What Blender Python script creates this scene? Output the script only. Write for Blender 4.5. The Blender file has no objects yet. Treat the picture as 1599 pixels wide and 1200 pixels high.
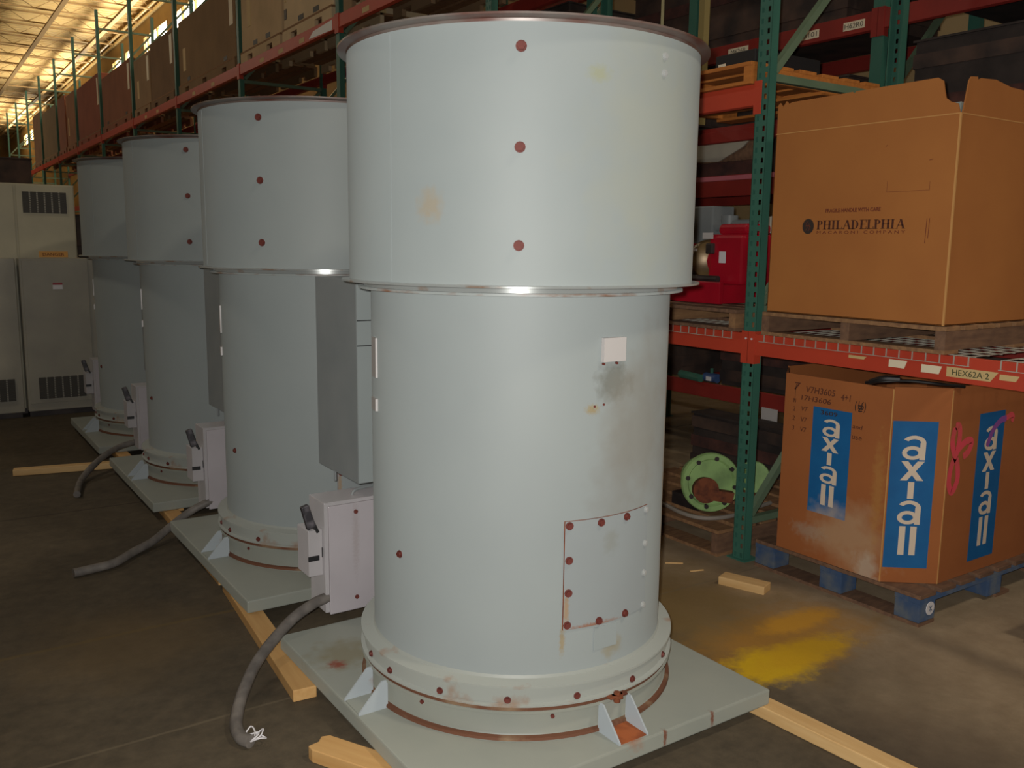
import bpy, bmesh, math, random
from mathutils import Vector, Matrix
random.seed(7)
S = bpy.context.scene
COL = S.collection
pi = math.pi

# ------------------------------------------------------------------ camera, world, light, exposure
PITCH, ROLL, PSI, FPX = .153, .012, .5964, 1399.46
cp, sp_ = math.cos(PITCH), math.sin(PITCH)
FWD = Vector((math.sin(PSI)*cp, math.cos(PSI)*cp, -sp_))
R0 = Vector((math.cos(PSI), -math.sin(PSI), 0)); U0 = R0.cross(FWD)
CR = R0*math.cos(ROLL) + U0*math.sin(ROLL); CU = -R0*math.sin(ROLL) + U0*math.cos(ROLL)
cam = bpy.data.cameras.new('camera'); cam_o = bpy.data.objects.new('camera', cam); COL.objects.link(cam_o)
m = Matrix.Identity(4)
for i in range(3):
    m[i][0] = CR[i]; m[i][1] = CU[i]; m[i][2] = -FWD[i]
m[2][3] = 1.6
cam_o.matrix_world = m
cam.sensor_width = 36; cam.lens = FPX/1599*36; cam.clip_start = .05; cam.clip_end = 300
S.camera = cam_o

S.view_settings.view_transform = 'Standard'; S.view_settings.look = 'None'
S.view_settings.gamma = 1; S.view_settings.use_curve_mapping = False
S.view_settings.exposure = 0.0
W = bpy.data.worlds.new('world'); S.world = W; W.use_nodes = True
W.node_tree.nodes['Background'].inputs[0].default_value = (.75, .85, 1, 1)
W.node_tree.nodes['Background'].inputs[1].default_value = .3

def lamp(name, kind, loc, energy, color=(1, 1, 1), size=.1, size_y=None, target=None):
    l = bpy.data.lights.new(name, kind); l.energy = energy; l.color = color
    if kind == 'AREA':
        l.size = size
        if size_y: l.shape = 'RECTANGLE'; l.size_y = size_y
    elif kind == 'SPOT': l.shadow_soft_size = size
    else: l.shadow_soft_size = size
    o = bpy.data.objects.new(name, l); COL.objects.link(o); o.location = loc
    if target is not None:
        o.rotation_euler = (Vector(target)-Vector(loc)).to_track_quat('-Z', 'Y').to_euler()
    return o
# the camera's own flash, a little left of the lens
fl = lamp('camera_flash', 'SPOT', Vector((0, 0, 1.6)) - CR*.035 + CU*.03, 325, (1, .975, .93), .018,
          target=Vector((0, 0, 1.6)) + FWD*3 + CR*.28)
fl.data.spot_size = math.radians(112); fl.data.spot_blend = .8
# daylight through the high windows on to the roof
for y, e in ((16, 150), (24, 270), (32, 360), (44, 560), (60, 800)):
    lamp('window_daylight', 'AREA', (6.9, y, 7.75), e, (1, .85, .58), 9, .6, target=(0, y, 9.6))
# unseen overhead lights added above the aisle as general ambient fill
for x, y, e in ((-2.5, 7, 80), (-2.5, 16, 120), (-1.5, 30, 200), (4, -2, 200)):
    lamp('overhead_fill', 'AREA', (x, y, 8.2), e, (1, .88, .70), .8, .8, target=(x, y, 0))

# ------------------------------------------------------------------ materials
def lin(c): return tuple((v/12.92 if v <= .04045 else ((v+.055)/1.055)**2.4) for v in (k/255 for k in c))
MATS = {}
def mat(name, rgb, rough=.6, metal=0, rgb2=None, scale=6, amount=.5, stretch=None, bump=0, spots=None, emit=0, spec=.5, sharp=.15, coord='Object'):
    """two-tone procedural; spots = [(x,y,z,r,(rgb),strength)] shaped stains in object coordinates"""
    if name in MATS: return MATS[name]
    M = bpy.data.materials.new(name); M.use_nodes = True; nt = M.node_tree; N = nt.nodes; L = nt.links
    b = N['Principled BSDF']; b.inputs['Roughness'].default_value = rough; b.inputs['Metallic'].default_value = metal
    b.inputs['Specular IOR Level'].default_value = spec
    if 'paint' in name: b.inputs['Diffuse Roughness'].default_value = .4
    c1 = (*lin(rgb), 1); b.inputs['Base Color'].default_value = c1
    if emit:
        b.inputs['Emission Color'].default_value = c1; b.inputs['Emission Strength'].default_value = emit
    out = None; tc = None
    if rgb2 or spots or bump:
        tc = N.new('ShaderNodeTexCoord'); mp = N.new('ShaderNodeMapping')
        L.new(tc.outputs[coord], mp.inputs[0])
        if stretch: mp.inputs['Scale'].default_value = stretch
    if rgb2 or bump:
        n = N.new('ShaderNodeTexNoise'); n.inputs['Scale'].default_value = scale; n.inputs['Detail'].default_value = 6
        L.new(mp.outputs[0], n.inputs['Vector'])
    if rgb2:
        r = N.new('ShaderNodeValToRGB'); L.new(n.outputs[0], r.inputs[0])
        e = r.color_ramp.elements; e[0].position = max(0, 1-amount-sharp); e[1].position = min(1, 1-amount+sharp)
        e[0].color = c1; e[1].color = (*lin(rgb2), 1); out = r.outputs[0]
    if spots:
        for (x, y, z, rad, col, st) in spots:
            if isinstance(rad, (int, float)): rad = (rad,)*3
            mp2 = N.new('ShaderNodeVectorMath'); mp2.operation = 'SUBTRACT'; L.new(tc.outputs[coord], mp2.inputs[0]); mp2.inputs[1].default_value = (x, y, z)
            dv = N.new('ShaderNodeVectorMath'); dv.operation = 'DIVIDE'; L.new(mp2.outputs[0], dv.inputs[0]); dv.inputs[1].default_value = rad
            ln = N.new('ShaderNodeVectorMath'); ln.operation = 'LENGTH'; L.new(dv.outputs[0], ln.inputs[0])
            ns = N.new('ShaderNodeTexNoise'); ns.inputs['Scale'].default_value = 2.2/max(.02, min(rad)); ns.inputs['Detail'].default_value = 5
            L.new(tc.outputs[coord], ns.inputs['Vector'])
            ad = N.new('ShaderNodeMath'); ad.operation = 'MULTIPLY_ADD'; L.new(ns.outputs[0], ad.inputs[0]); ad.inputs[1].default_value = 1.3; L.new(ln.outputs['Value'], ad.inputs[2])
            mr = N.new('ShaderNodeMapRange'); L.new(ad.outputs[0], mr.inputs[0]); mr.inputs[1].default_value = 1.65; mr.inputs[2].default_value = .95
            mr.inputs[3].default_value = 0; mr.inputs[4].default_value = st
            mx = N.new('ShaderNodeMix'); mx.data_type = 'RGBA'; L.new(mr.outputs[0], mx.inputs[0])
            if out is None: mx.inputs[6].default_value = c1
            else: L.new(out, mx.inputs[6])
            mx.inputs[7].default_value = (*lin(col), 1); out = mx.outputs[2]
    if out is not None: L.new(out, b.inputs['Base Color'])
    if bump:
        bp = N.new('ShaderNodeBump'); bp.inputs['Strength'].default_value = bump; bp.inputs['Distance'].default_value = .01
        L.new(n.outputs[0], bp.inputs['Height']); L.new(bp.outputs[0], b.inputs['Normal'])
    MATS[name] = M; return M

PAINT = (149, 156, 155)
m_paint = mat('grey blue paint', PAINT, .6, 0, (142, 150, 150), 3.2, .5, sharp=.3, bump=.02)
m_upper = mat('grey blue paint with pale rust stains', PAINT, .6, 0, (142, 150, 150), 3.2, .5, sharp=.3,
    spots=[(-.505, -.278, 1.71, (.05, .05, .06), (158, 140, 110), .55), (-.132, -.562, 2.07, (.045, .045, .03), (150, 150, 105), .5), (.1, -.57, 1.9, (.3, .2, .5), (158, 158, 138), .35)])
m_lower = mat('grey blue paint with grime', PAINT, .6, 0, (143, 150, 150), 2.6, .5, sharp=.3,
    spots=[(.0, -.51, 1.20, (.09, .06, .07), (110, 112, 105), .8), (.13, -.49, 1.05, (.20, .2, .35), (130, 126, 116), .55), (.02, -.5, .85, (.13, .12, .28), (128, 126, 120), .35),
           (.36, -.36, .9, (.06, .06, .6), (140, 120, 92), .65), (-.08, -.5, 1.12, (.03, .03, .02), (150, 130, 80), .7), (.02, -.51, .35, (.05, .05, .05), (140, 125, 85), .5), (-.16, -.48, .40, (.012, .02, .06), (150, 125, 70), .6)])
m_flange = mat('painted flange with rust', (150, 156, 154), .45, 0, (120, 74, 42), 9, .42, stretch=(1, 1, 3), sharp=.1)
m_rust = mat('rust', (122, 66, 38), .85, 0, (85, 42, 28), 30, .45, bump=.3)
m_rustline = mat('rusty seam', (104, 66, 46), .8, 0, (140, 118, 92), 7, .36, sharp=.08)
m_bolt = mat('rusted bolt head', (104, 46, 38), .7, 0, (80, 34, 28), 80, .4)
m_pbolt = mat('painted bolt head', (158, 160, 158), .35, 0)
m_orange_rust = mat('bright orange rust', (168, 92, 48), .8, 0, (120, 58, 30), 14, .5)
m_slab = mat('grey slab paint', (146, 148, 138), .5, 0, (134, 138, 130), 4, .5, sharp=.3)
m_slab0 = mat('grey slab paint with rust spots', (146, 148, 138), .5, 0, (134, 138, 130), 4, .5, sharp=.3,
    spots=[(-.50, .38, .1, (.17, .15, .1), (120, 112, 84), .7), (-.561, .315, .1, (.042, .042, .05), (126, 62, 42), .95), (.33, -.66, .08, (.01, .02, .05), (110, 60, 40), .9), (.12, -.66, .08, (.01, .02, .05), (110, 60, 40), .9), (.0, -.62, .1, (.05, .06, .06), (150, 90, 55), .7)])
m_plate = mat('pale grey plate', (186, 182, 180), .4)
m_box = mat('pale grey enclosure paint', (176, 172, 174), .3, 0, (160, 158, 158), 5, .4, sharp=.3)
m_dgrey = mat('dark grey motor cover paint', (130, 134, 134), .5, 0, (118, 124, 125), 6, .5, sharp=.3)
m_black = mat('black plastic', (32, 32, 34), .5)
m_handle = mat('worn black handle', (52, 50, 54), .5, 0, (110, 105, 110), 30, .35)
m_conduit = mat('grey flexible conduit', (118, 112, 106), .6, 0, (95, 90, 86), 20, .5)
m_wire = mat('bare white wire', (215, 212, 215), .4)
m_wood = mat('fresh pine', (212, 176, 122), .7, 0, (196, 156, 100), 5, .45, stretch=(8, .6, 8), sharp=.2, bump=.15)
m_wood2 = mat('orange pine', (204, 162, 104), .7, 0, (190, 144, 86), 5, .45, stretch=(8, .6, 8), sharp=.2)
m_pallet = mat('weathered pallet wood', (128, 96, 72), .85, 0, (98, 72, 56), 5, .5, stretch=(2, 8, 8), sharp=.2, bump=.3)
m_pallet_pale = mat('pale pallet wood', (156, 118, 80), .85, 0, (120, 86, 60), 5, .5, stretch=(2, 8, 8), sharp=.2, bump=.3)
m_pallet_dark = mat('dark reddish pallet wood', (92, 56, 48), .9, 0, (58, 38, 36), 8, .5, bump=.4)
m_blue_wood = mat('blue painted pallet block', (54, 76, 108), .85, 0, (92, 98, 104), 14, .45, bump=.3)
m_green = mat('green rack paint', (62, 110, 94), .45, 0, (54, 98, 84), 5, .5, sharp=.3)
m_green_b = mat('pale green brace', (116, 134, 108), .5, 0, (90, 112, 90), 5, .5, sharp=.3)
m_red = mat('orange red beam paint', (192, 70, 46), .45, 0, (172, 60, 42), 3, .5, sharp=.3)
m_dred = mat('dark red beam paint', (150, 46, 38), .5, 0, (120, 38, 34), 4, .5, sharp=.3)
m_galv = mat('galvanised wire', (190, 184, 170), .4, .3)
m_label = mat('tan paper label', (200, 172, 120), .6)
m_labelw = mat('cream paper label', (226, 214, 186), .5)
m_ink = mat('dark green marker ink', (60, 66, 40), .7)
m_greyink = mat('grey label print', (90, 86, 76), .7)
CARD = (176, 113, 54); CARD2 = (160, 98, 46)
m_card = mat('corrugated cardboard', CARD, .85, 0, CARD2, 3, .5, sharp=.35, bump=.05)
m_card_edge = mat('pale cardboard edge', (196, 144, 84), .85)
AX_SP = [(3.5, 2.40, .30, (.3, .24, .20), (176, 142, 108), .8), (3.52, 2.30, .18, (.3, .08, .10), (186, 170, 150), .7), (3.50, 2.62, .27, (.08, .12, .05), (165, 150, 130), .5), (3.5, 2.27, .55, (.3, .04, .3), (176, 128, 64), .5)]
m_gay = mat('scuffed gaylord cardboard', (164, 98, 50), .85, 0, (150, 86, 42), 4, .5, sharp=.35, bump=.05, spots=AX_SP)
BL = (16, 100, 158)
m_blue = mat('blue printed strip', BL, .6, 0, (10, 88, 146), 12, .5, sharp=.3, spots=[(3.5, 2.50, .33, (.3, .16, .14), (172, 160, 150), .75)])
m_white_print = mat('pale printed lettering', (214, 196, 176), .7)
m_marker = mat('brown marker writing', (88, 44, 26), .8)
m_dkmarker = mat('dark marker writing', (60, 36, 26), .8)
m_pink = mat('pink spray paint', (200, 64, 76), .8, 0, (172, 74, 66), 14, .4)
m_pink2 = mat('purple pink spray paint', (120, 66, 130), .8)
m_print = mat('dark brown print', (72, 34, 22), .8)
m_print2 = mat('faded red brown print', (112, 50, 28), .8)
m_logo = mat('dark grey print', (52, 40, 34), .8)
m_strap = mat('black strap', (18, 16, 18), .5)
m_conc = None

def floor_mat():
    M = bpy.data.materials.new('stained concrete'); M.use_nodes = True; nt = M.node_tree; N = nt.nodes; L = nt.links
    b = N['Principled BSDF']; b.inputs['Roughness'].default_value = .75; b.inputs['Specular IOR Level'].default_value = .3
    tc = N.new('ShaderNodeTexCoord'); P = tc.outputs['Object']
    def noise(sc, det=6, rough=.6):
        n = N.new('ShaderNodeTexNoise'); n.inputs['Scale'].default_value = sc; n.inputs['Detail'].default_value = det; n.inputs['Roughness'].default_value = rough
        L.new(P, n.inputs['Vector']); return n.outputs[0]
    def ramp(src, a, bb, ca, cb):
        r = N.new('ShaderNodeValToRGB'); L.new(src, r.inputs[0]); e = r.color_ramp.elements
        e[0].position = a; e[1].position = bb; e[0].color = (*lin(ca), 1); e[1].color = (*lin(cb), 1); return r.outputs[0]
    def mix(f, a, bcol):
        x = N.new('ShaderNodeMix'); x.data_type = 'RGBA'
        if isinstance(f, float): x.inputs[0].default_value = f
        else: L.new(f, x.inputs[0])
        if isinstance(a, tuple): x.inputs[6].default_value = (*lin(a), 1)
        else: L.new(a, x.inputs[6])
        if isinstance(bcol, tuple): x.inputs[7].default_value = (*lin(bcol), 1)
        else: L.new(bcol, x.inputs[7])
        return x.outputs[2]
    def math_(op, a, bb):
        x = N.new('ShaderNodeMath'); x.operation = op
        for i, v in enumerate((a, bb)):
            if isinstance(v, (int, float)): x.inputs[i].default_value = v
            else: L.new(v, x.inputs[i])
        return x.outputs[0]
    def rng(src, a, bb, c, d):
        x = N.new('ShaderNodeMapRange'); L.new(src, x.inputs[0])
        for i, v in enumerate((a, bb, c, d)): x.inputs[i+1].default_value = v
        return x.outputs[0]
    base = ramp(noise(1.6), .35, .65, (68, 61, 50), (92, 82, 66))
    fine = ramp(noise(14, 8, .7), .35, .7, (60, 54, 44), (110, 97, 78))
    c = mix(.35, base, fine)
    sx = N.new('ShaderNodeSeparateXYZ'); L.new(P, sx.inputs[0]); X, Y = sx.outputs[0], sx.outputs[1]
    # paler concrete beside the racks
    wob = math_('MULTIPLY', noise(1.3), .9)
    xr = math_('ADD', X, wob)
    f = rng(xr, 2.95, 3.65, 0, .85)
    c = mix(f, c, ramp(noise(5, 8, .7), .3, .7, (146, 126, 100), (176, 156, 128)))
    def blob(x, y, rx, ry, ns, st, a=1.65, bb=.95):
        v = N.new('ShaderNodeVectorMath'); v.operation = 'SUBTRACT'; L.new(P, v.inputs[0]); v.inputs[1].default_value = (x, y, 0)
        d = N.new('ShaderNodeVectorMath'); d.operation = 'DIVIDE'; L.new(v.outputs[0], d.inputs[0]); d.inputs[1].default_value = (rx, ry, 1)
        l = N.new('ShaderNodeVectorMath'); l.operation = 'LENGTH'; L.new(d.outputs[0], l.inputs[0])
        s = math_('MULTIPLY', noise(ns, 6, .7), 1.3); s = math_('ADD', s, l.outputs['Value'])
        return rng(s, a, bb, 0, st)
    c = mix(blob(2.8, 2.7, .65, .8, 3, .7), c, (128, 104, 58))
    c = mix(blob(2.95, 2.28, .60, .30, 5, .8), c, (170, 124, 52))
    c = mix(blob(2.68, 2.14, .24, .15, 12, .95, 1.75, 1.2), c, (206, 168, 26))
    c = mix(blob(2.90, 2.14, .30, .11, 14, .9, 1.75, 1.2), c, (200, 158, 32))
    c = mix(blob(3.12, 2.36, .26, .09, 14, .8, 1.75, 1.2), c, (200, 148, 48))
    c = mix(blob(2.66, 1.45, .45, .38, 4, .4), c, (80, 66, 54))
    c = mix(blob(.65, 3.7, .5, .5, 3, .5), c, (112, 92, 62))
    c = mix(blob(.7, 2.2, .25, .25, 5, .5), c, (150, 138, 120))
    # faint saw cuts and a yellowed line
    def cut(axis, pos, w, col, st):
        nonlocal c
        s = math_('ADD', axis, math_('MULTIPLY', noise(.9), .05)); s = math_('SUBTRACT', s, pos+.025); s = math_('ABSOLUTE', s, 0)
        c = mix(rng(s, w, w*.4, 0, st), c, col)
    cut(Y, 2.9, .009, (120, 108, 88), .4)
    cut(Y, 3.78, .018, (112, 92, 52), .4)
    cut(Y, 5.75, .012, (48, 40, 36), .7)
    L.new(c, b.inputs['Base Color'])
    bp = N.new('ShaderNodeBump'); bp.inputs['Strength'].default_value = .15; bp.inputs['Distance'].default_value = .01
    L.new(noise(30, 8, .7), bp.inputs['Height']); L.new(bp.outputs[0], b.inputs['Normal'])
    return M

# ------------------------------------------------------------------ mesh helpers
class MB:
    def __init__(s): s.v = []; s.f = []
    def add(s, vs, fs, M=None):
        o = len(s.v)
        s.v += [tuple(M @ Vector(v)) for v in vs] if M is not None else [tuple(v) for v in vs]
        s.f += [tuple(i+o for i in f) for f in fs]; return s
    def box(s, x0, x1, y0, y1, z0, z1, M=None):
        vs = [(x, y, z) for z in (z0, z1) for y in (y0, y1) for x in (x0, x1)]
        return s.add(vs, [(0, 2, 3, 1), (4, 5, 7, 6), (0, 1, 5, 4), (2, 6, 7, 3), (0, 4, 6, 2), (1, 3, 7, 5)], M)
    def prism(s, pts, a, b, axis='z', M=None):
        n = len(pts)
        def p(u, v, w): return {'z': (u, v, w), 'x': (w, u, v), 'y': (u, w, v)}[axis]
        vs = [p(u, v, a) for u, v in pts] + [p(u, v, b) for u, v in pts]
        fs = [tuple(range(n))[::-1], tuple(range(n, 2*n))] + [(i, (i+1) % n, n+(i+1) % n, n+i) for i in range(n)]
        return s.add(vs, fs, M)
    def lathe(s, prof, n=96, M=None, closed=False, a0=0, a1=2*pi):
        full = abs(a1-a0-2*pi) < 1e-6; k = n if full else n+1; L = len(prof); vs = []
        for i in range(k):
            a = a0+(a1-a0)*i/n
            vs += [(r*math.cos(a), r*math.sin(a), z) for r, z in prof]
        fs = []
        for i in range(n):
            j = (i+1) % k
            for q in range(L if closed else L-1):
                q2 = (q+1) % L; fs.append((i*L+q, j*L+q, j*L+q2, i*L+q2))
        return s.add(vs, fs, M)
    def cyl(s, p, q, r, n=12, r2=None):
        p, q = Vector(p), Vector(q); d = q-p; M = Matrix.Translation(p) @ d.to_track_quat('Z', 'Y').to_matrix().to_4x4()
        h = d.length; r2 = r if r2 is None else r2
        vs = [(r*math.cos(2*pi*i/n), r*math.sin(2*pi*i/n), 0) for i in range(n)] + [(r2*math.cos(2*pi*i/n), r2*math.sin(2*pi*i/n), h) for i in range(n)]
        fs = [tuple(range(n))[::-1], tuple(range(n, 2*n))] + [(i, (i+1) % n, n+(i+1) % n, n+i) for i in range(n)]
        return s.add(vs, fs, M)
    def bar(s, p, q, w, h):
        p, q = Vector(p), Vector(q); d = q-p; M = Matrix.Translation(p) @ d.to_track_quat('Z', 'Y').to_matrix().to_4x4()
        return s.box(-w/2, w/2, -h/2, h/2, 0, d.length, M)
    def tube(s, pts, r, n=10, sub=8):
        P = [Vector(p) for p in pts]; Q = []
        for i in range(len(P)-1):
            a, b, c, d = P[max(i-1, 0)], P[i], P[i+1], P[min(i+2, len(P)-1)]
            for k in range(sub):
                t = k/sub
                Q.append(.5*((2*b)+(c-a)*t+(2*a-5*b+4*c-d)*t*t+(3*b-a-3*c+d)*t**3))
        Q.append(P[-1]); vs = []; N = len(Q); nrm = Vector((.3, .2, 1)).normalized()
        for i, q in enumerate(Q):
            t = (Q[min(i+1, N-1)]-Q[max(i-1, 0)]).normalized(); nrm = (nrm - t*nrm.dot(t)).normalized(); bn = t.cross(nrm)
            vs += [q+(nrm*math.cos(2*pi*k/n)+bn*math.sin(2*pi*k/n))*r for k in range(n)]
        fs = [(i*n+k, i*n+(k+1) % n, (i+1)*n+(k+1) % n, (i+1)*n+k) for i in range(N-1) for k in range(n)]
        fs += [tuple(range(n))[::-1], tuple(range((N-1)*n, N*n))]
        return s.add(vs, fs)
    def mesh(s, name, mtl, smooth=False):
        me = bpy.data.meshes.new(name); me.from_pydata(s.v, [], s.f); me.update()
        bm = bmesh.new(); bm.from_mesh(me); bmesh.ops.recalc_face_normals(bm, faces=bm.faces); bm.to_mesh(me); bm.free()
        me.materials.append(mtl)
        if smooth:
            me.polygons.foreach_set('use_smooth', [True]*len(me.polygons))
            try: me.set_sharp_from_angle(angle=math.radians(35))
            except Exception: pass
        return me
    def obj(s, name, mtl, parent=None, smooth=False, loc=None, bevel=0):
        o = bpy.data.objects.new(name, s.mesh(name, mtl, smooth)); COL.objects.link(o)
        if parent: o.parent = parent
        if loc: o.location = loc
        if bevel:
            bv = o.modifiers.new('bevel', 'BEVEL'); bv.width = bevel; bv.segments = 2; bv.limit_method = 'ANGLE'
        return o
def tag(o, label=None, cat=None, group=None, kind=None):
    for k, v in (('label', label), ('category', cat), ('group', group), ('kind', kind)):
        if v: o[k] = v
    return o
def thing(name, label, cat, loc=(0, 0, 0), rz=0, group=None):
    o = bpy.data.objects.new(name, None); COL.objects.link(o); o.location = loc; o.rotation_euler = (0, 0, rz); o.empty_display_size = .1
    return tag(o, label, cat, group)
def inst(name, me, parent=None, loc=(0, 0, 0), rot=(0, 0, 0), scale=None):
    o = bpy.data.objects.new(name, me); COL.objects.link(o)
    if parent: o.parent = parent
    o.location = loc; o.rotation_euler = rot
    if scale: o.scale = scale
    return o
def kids(o): return [c for c in bpy.data.objects if c.parent == o]
def copy_tree(o, parent=None):
    c = o.copy(); COL.objects.link(c); c.parent = parent
    for ch in kids(o): copy_tree(ch, c)
    return c

def text_mesh(txt, size, offset=0, spacing=1, shear=0, align='CENTER'):
    cu = bpy.data.curves.new('lettering', 'FONT'); cu.body = txt; cu.size = size; cu.offset = offset; cu.space_character = spacing; cu.shear = shear
    cu.align_x = align; cu.align_y = 'CENTER'; cu.resolution_u = 3; cu.extrude = .0004
    o = bpy.data.objects.new('lettering', cu); COL.objects.link(o)
    dg = bpy.context.evaluated_depsgraph_get(); dg.update()
    me = bpy.data.meshes.new_from_object(o.evaluated_get(dg)); bpy.data.objects.remove(o); bpy.data.curves.remove(cu)
    me.name = 'lettering'; return me
def put_text(txt, size, org, u, v, mtl, parent, name='lettering', w=None, h=None, **k):
    """org centre, u reading direction, v up direction (world = parent space)"""
    me = text_mesh(txt, size, **k); me.materials.clear(); me.materials.append(mtl)
    xs = [q.co.x for q in me.vertices]; ys = [q.co.y for q in me.vertices]
    sx = w/(max(xs)-min(xs)) if w else 1; sy = h/(max(ys)-min(ys)) if h else sx
    cx, cy = (max(xs)+min(xs))/2, (max(ys)+min(ys))/2
    u = Vector(u).normalized(); v = Vector(v).normalized(); n = u.cross(v); org = Vector(org)
    for q in me.vertices: q.co = org + u*((q.co.x-cx)*sx) + v*((q.co.y-cy)*sy) + n*(q.co.z+.0006)
    o = bpy.data.objects.new(name, me); COL.objects.link(o)
    if parent: o.parent = parent
    return o
def decal(name, pts, org, u, v, mtl, parent, t=.0008):
    """thin printed shape: 2D outline in (u,v) about org"""
    u = Vector(u).normalized(); v = Vector(v).normalized(); n = u.cross(v); org = Vector(org); N = len(pts)
    vs = [org+u*a+v*b for a, b in pts]+[org+u*a+v*b+n*t for a, b in pts]
    b_ = MB(); b_.add(vs, [tuple(range(N))[::-1], tuple(range(N, 2*N))]+[(i, (i+1) % N, N+(i+1) % N, N+i) for i in range(N)])
    return b_.obj(name, mtl, parent)
def strokes(name, lines, w, org, u, v, mtl, parent, t=.001, sub=6):
    """hand drawn strokes as flat ribbons"""
    u = Vector(u).normalized(); v = Vector(v).normalized(); n = u.cross(v); org = Vector(org); b_ = MB()
    for li, pts in enumerate(lines):
        P = [Vector((a, b, 0)) for a, b in pts]; Q = []
        for i in range(len(P)-1):
            a, b, c, d = P[max(i-1, 0)], P[i], P[i+1], P[min(i+2, len(P)-1)]
            for k in range(sub):
                q = k/sub; Q.append(.5*((2*b)+(c-a)*q+(2*a-5*b+4*c-d)*q*q+(3*b-a-3*c+d)*q**3))
        Q.append(P[-1]); N = len(Q); vs = []
        for i, q in enumerate(Q):
            tt = (Q[min(i+1, N-1)]-Q[max(i-1, 0)]); tt = tt.normalized() if tt.length > 1e-9 else Vector((1, 0, 0)); s = Vector((-tt.y, tt.x, 0))
            ww = w*(1 if not (i in (0, N-1)) else .5)/2
            for p in (q+s*ww, q-s*ww): vs.append(org+u*p.x+v*p.y+n*(t+li*.0003))
        b_.add(vs, [(2*i, 2*i+1, 2*i+3, 2*i+2) for i in range(N-1)])
    return b_.obj(name, mtl, parent)

# ================================================================== THE SETTING
fl_ = MB().box(-14, 7.1, -6, 75, -.2, 0).obj('floor', floor_mat()); tag(fl_, kind='structure')
m_wall = mat('painted block wall', (170, 146, 106), .9, 0, (150, 128, 92), 2, .5, sharp=.3)
m_deck = mat('cream steel roof deck', (214, 190, 140), .7, 0, (196, 172, 124), 2, .5, sharp=.3)
m_joist = mat('brown steel joist', (150, 124, 84), .7)
m_glow = mat('bright window glass', (255, 246, 224), .3, emit=14)
ZC = 9.0
b = MB(); y = -6
pts = []
n = int(81/.30)
for i in range(n):
    y0 = -6+i*.30
    pts += [(y0, ZC), (y0+.11, ZC), (y0+.14, ZC+.06), (y0+.27, ZC+.06)]
pts.append((75, ZC))
vs = [(-14, p[0], p[1]) for p in pts]+[(7.3, p[0], p[1]) for p in pts]; k = len(pts)
b.add(vs, [(i, i+1, k+i+1, k+i) for i in range(k-1)]); b.box(-14, 7.3, -6, 75, ZC+.12, ZC+.2)
ceil = b.obj('ceiling', m_deck); tag(ceil, kind='structure')
# bar joists (open web), girders
jb = MB()
for z in (-.06, -.36): jb.box(-14, 7.0, -.03, .03, z-.02, z+.02)
xx = -14
while xx < 6.9:
    jb.bar((xx, 0, -.36), (xx+.5, 0, -.06), .016, .016); jb.bar((xx+.5, 0, -.06), (xx+1, 0, -.36), .016, .016); xx += 1.0
jm = jb.mesh('roof_joist', m_joist)
for i in range(35):
    inst('roof_joist', jm, ceil, (0, 3.5+i*2.05, ZC+.0))
for x in (4.55, 6.2, -1.5, -8):
    MB().box(x-.07, x+.07, -6, 75, ZC-.52, ZC-.48).box(x-.015, x+.015, -6, 75, ZC-.48, ZC-.38).obj('roof_girder', m_joist, ceil)
# right wall with the strip of high windows
wins = [(12.5, 18.6), (19.0, 24.2), (24.6, 28.2), (28.9, 32.0), (34.1, 34.9), (35.5, 37.2), (44, 46), (57.5, 66)]
wb = MB(); wb.box(7.1, 7.4, -6, 75, -.2, 7.48).box(7.1, 7.4, -6, 75, 8.12, ZC+.06)
e = -6
for a_, b_ in wins:
    wb.box(7.1, 7.4, e, a_, 7.48, 8.12); e = b_
wb.box(7.1, 7.4, e, 75, 7.48, 8.12)
wr = wb.obj('wall_right', m_wall); tag(wr, kind='structure')
m_frame = mat('window frame paint', (150, 120, 60), .6)
for i, (a_, b_) in enumerate(wins):
    fr = MB()
    fr.box(7.08, 7.16, a_, b_, 7.44, 7.50).box(7.08, 7.16, a_, b_, 8.10, 8.16)
    q = a_
    while q < b_-.05: fr.box(7.09, 7.15, q-.03, q+.03, 7.48, 8.12); q += 1.3
    fo = fr.obj('window_%d' % (i+1), m_frame); tag(fo, kind='structure')
    q = a_
    while q < b_-.05:
        q2 = min(b_, q+1.3); MB().box(7.18, 7.2, q+.03, q2-.03, 7.5, 8.1).obj('pane', m_glow, fo); q = q2
# bright conduit and eave along the wall head
t = MB().cyl((7.0, -6, 8.82), (7.0, 75, 8.82), .045, 8).box(7.02, 7.1, -6, 75, 8.62, 8.70).obj('trim_1', mat('pale pipe', (224, 204, 156), .35)); tag(t, kind='structure')
tag(MB().box(-14.3, -14, -6, 75, -.2, ZC+.06).obj('wall_left', m_wall), kind='structure')
tag(MB().box(-14, 7.4, 75, 75.3, -.2, ZC+.06).obj('wall_back', m_wall), kind='structure')
tag(MB().box(-14, 7.4, -6.3, -6, -.2, ZC+.06).obj('wall_front', m_wall), kind='structure')

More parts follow.
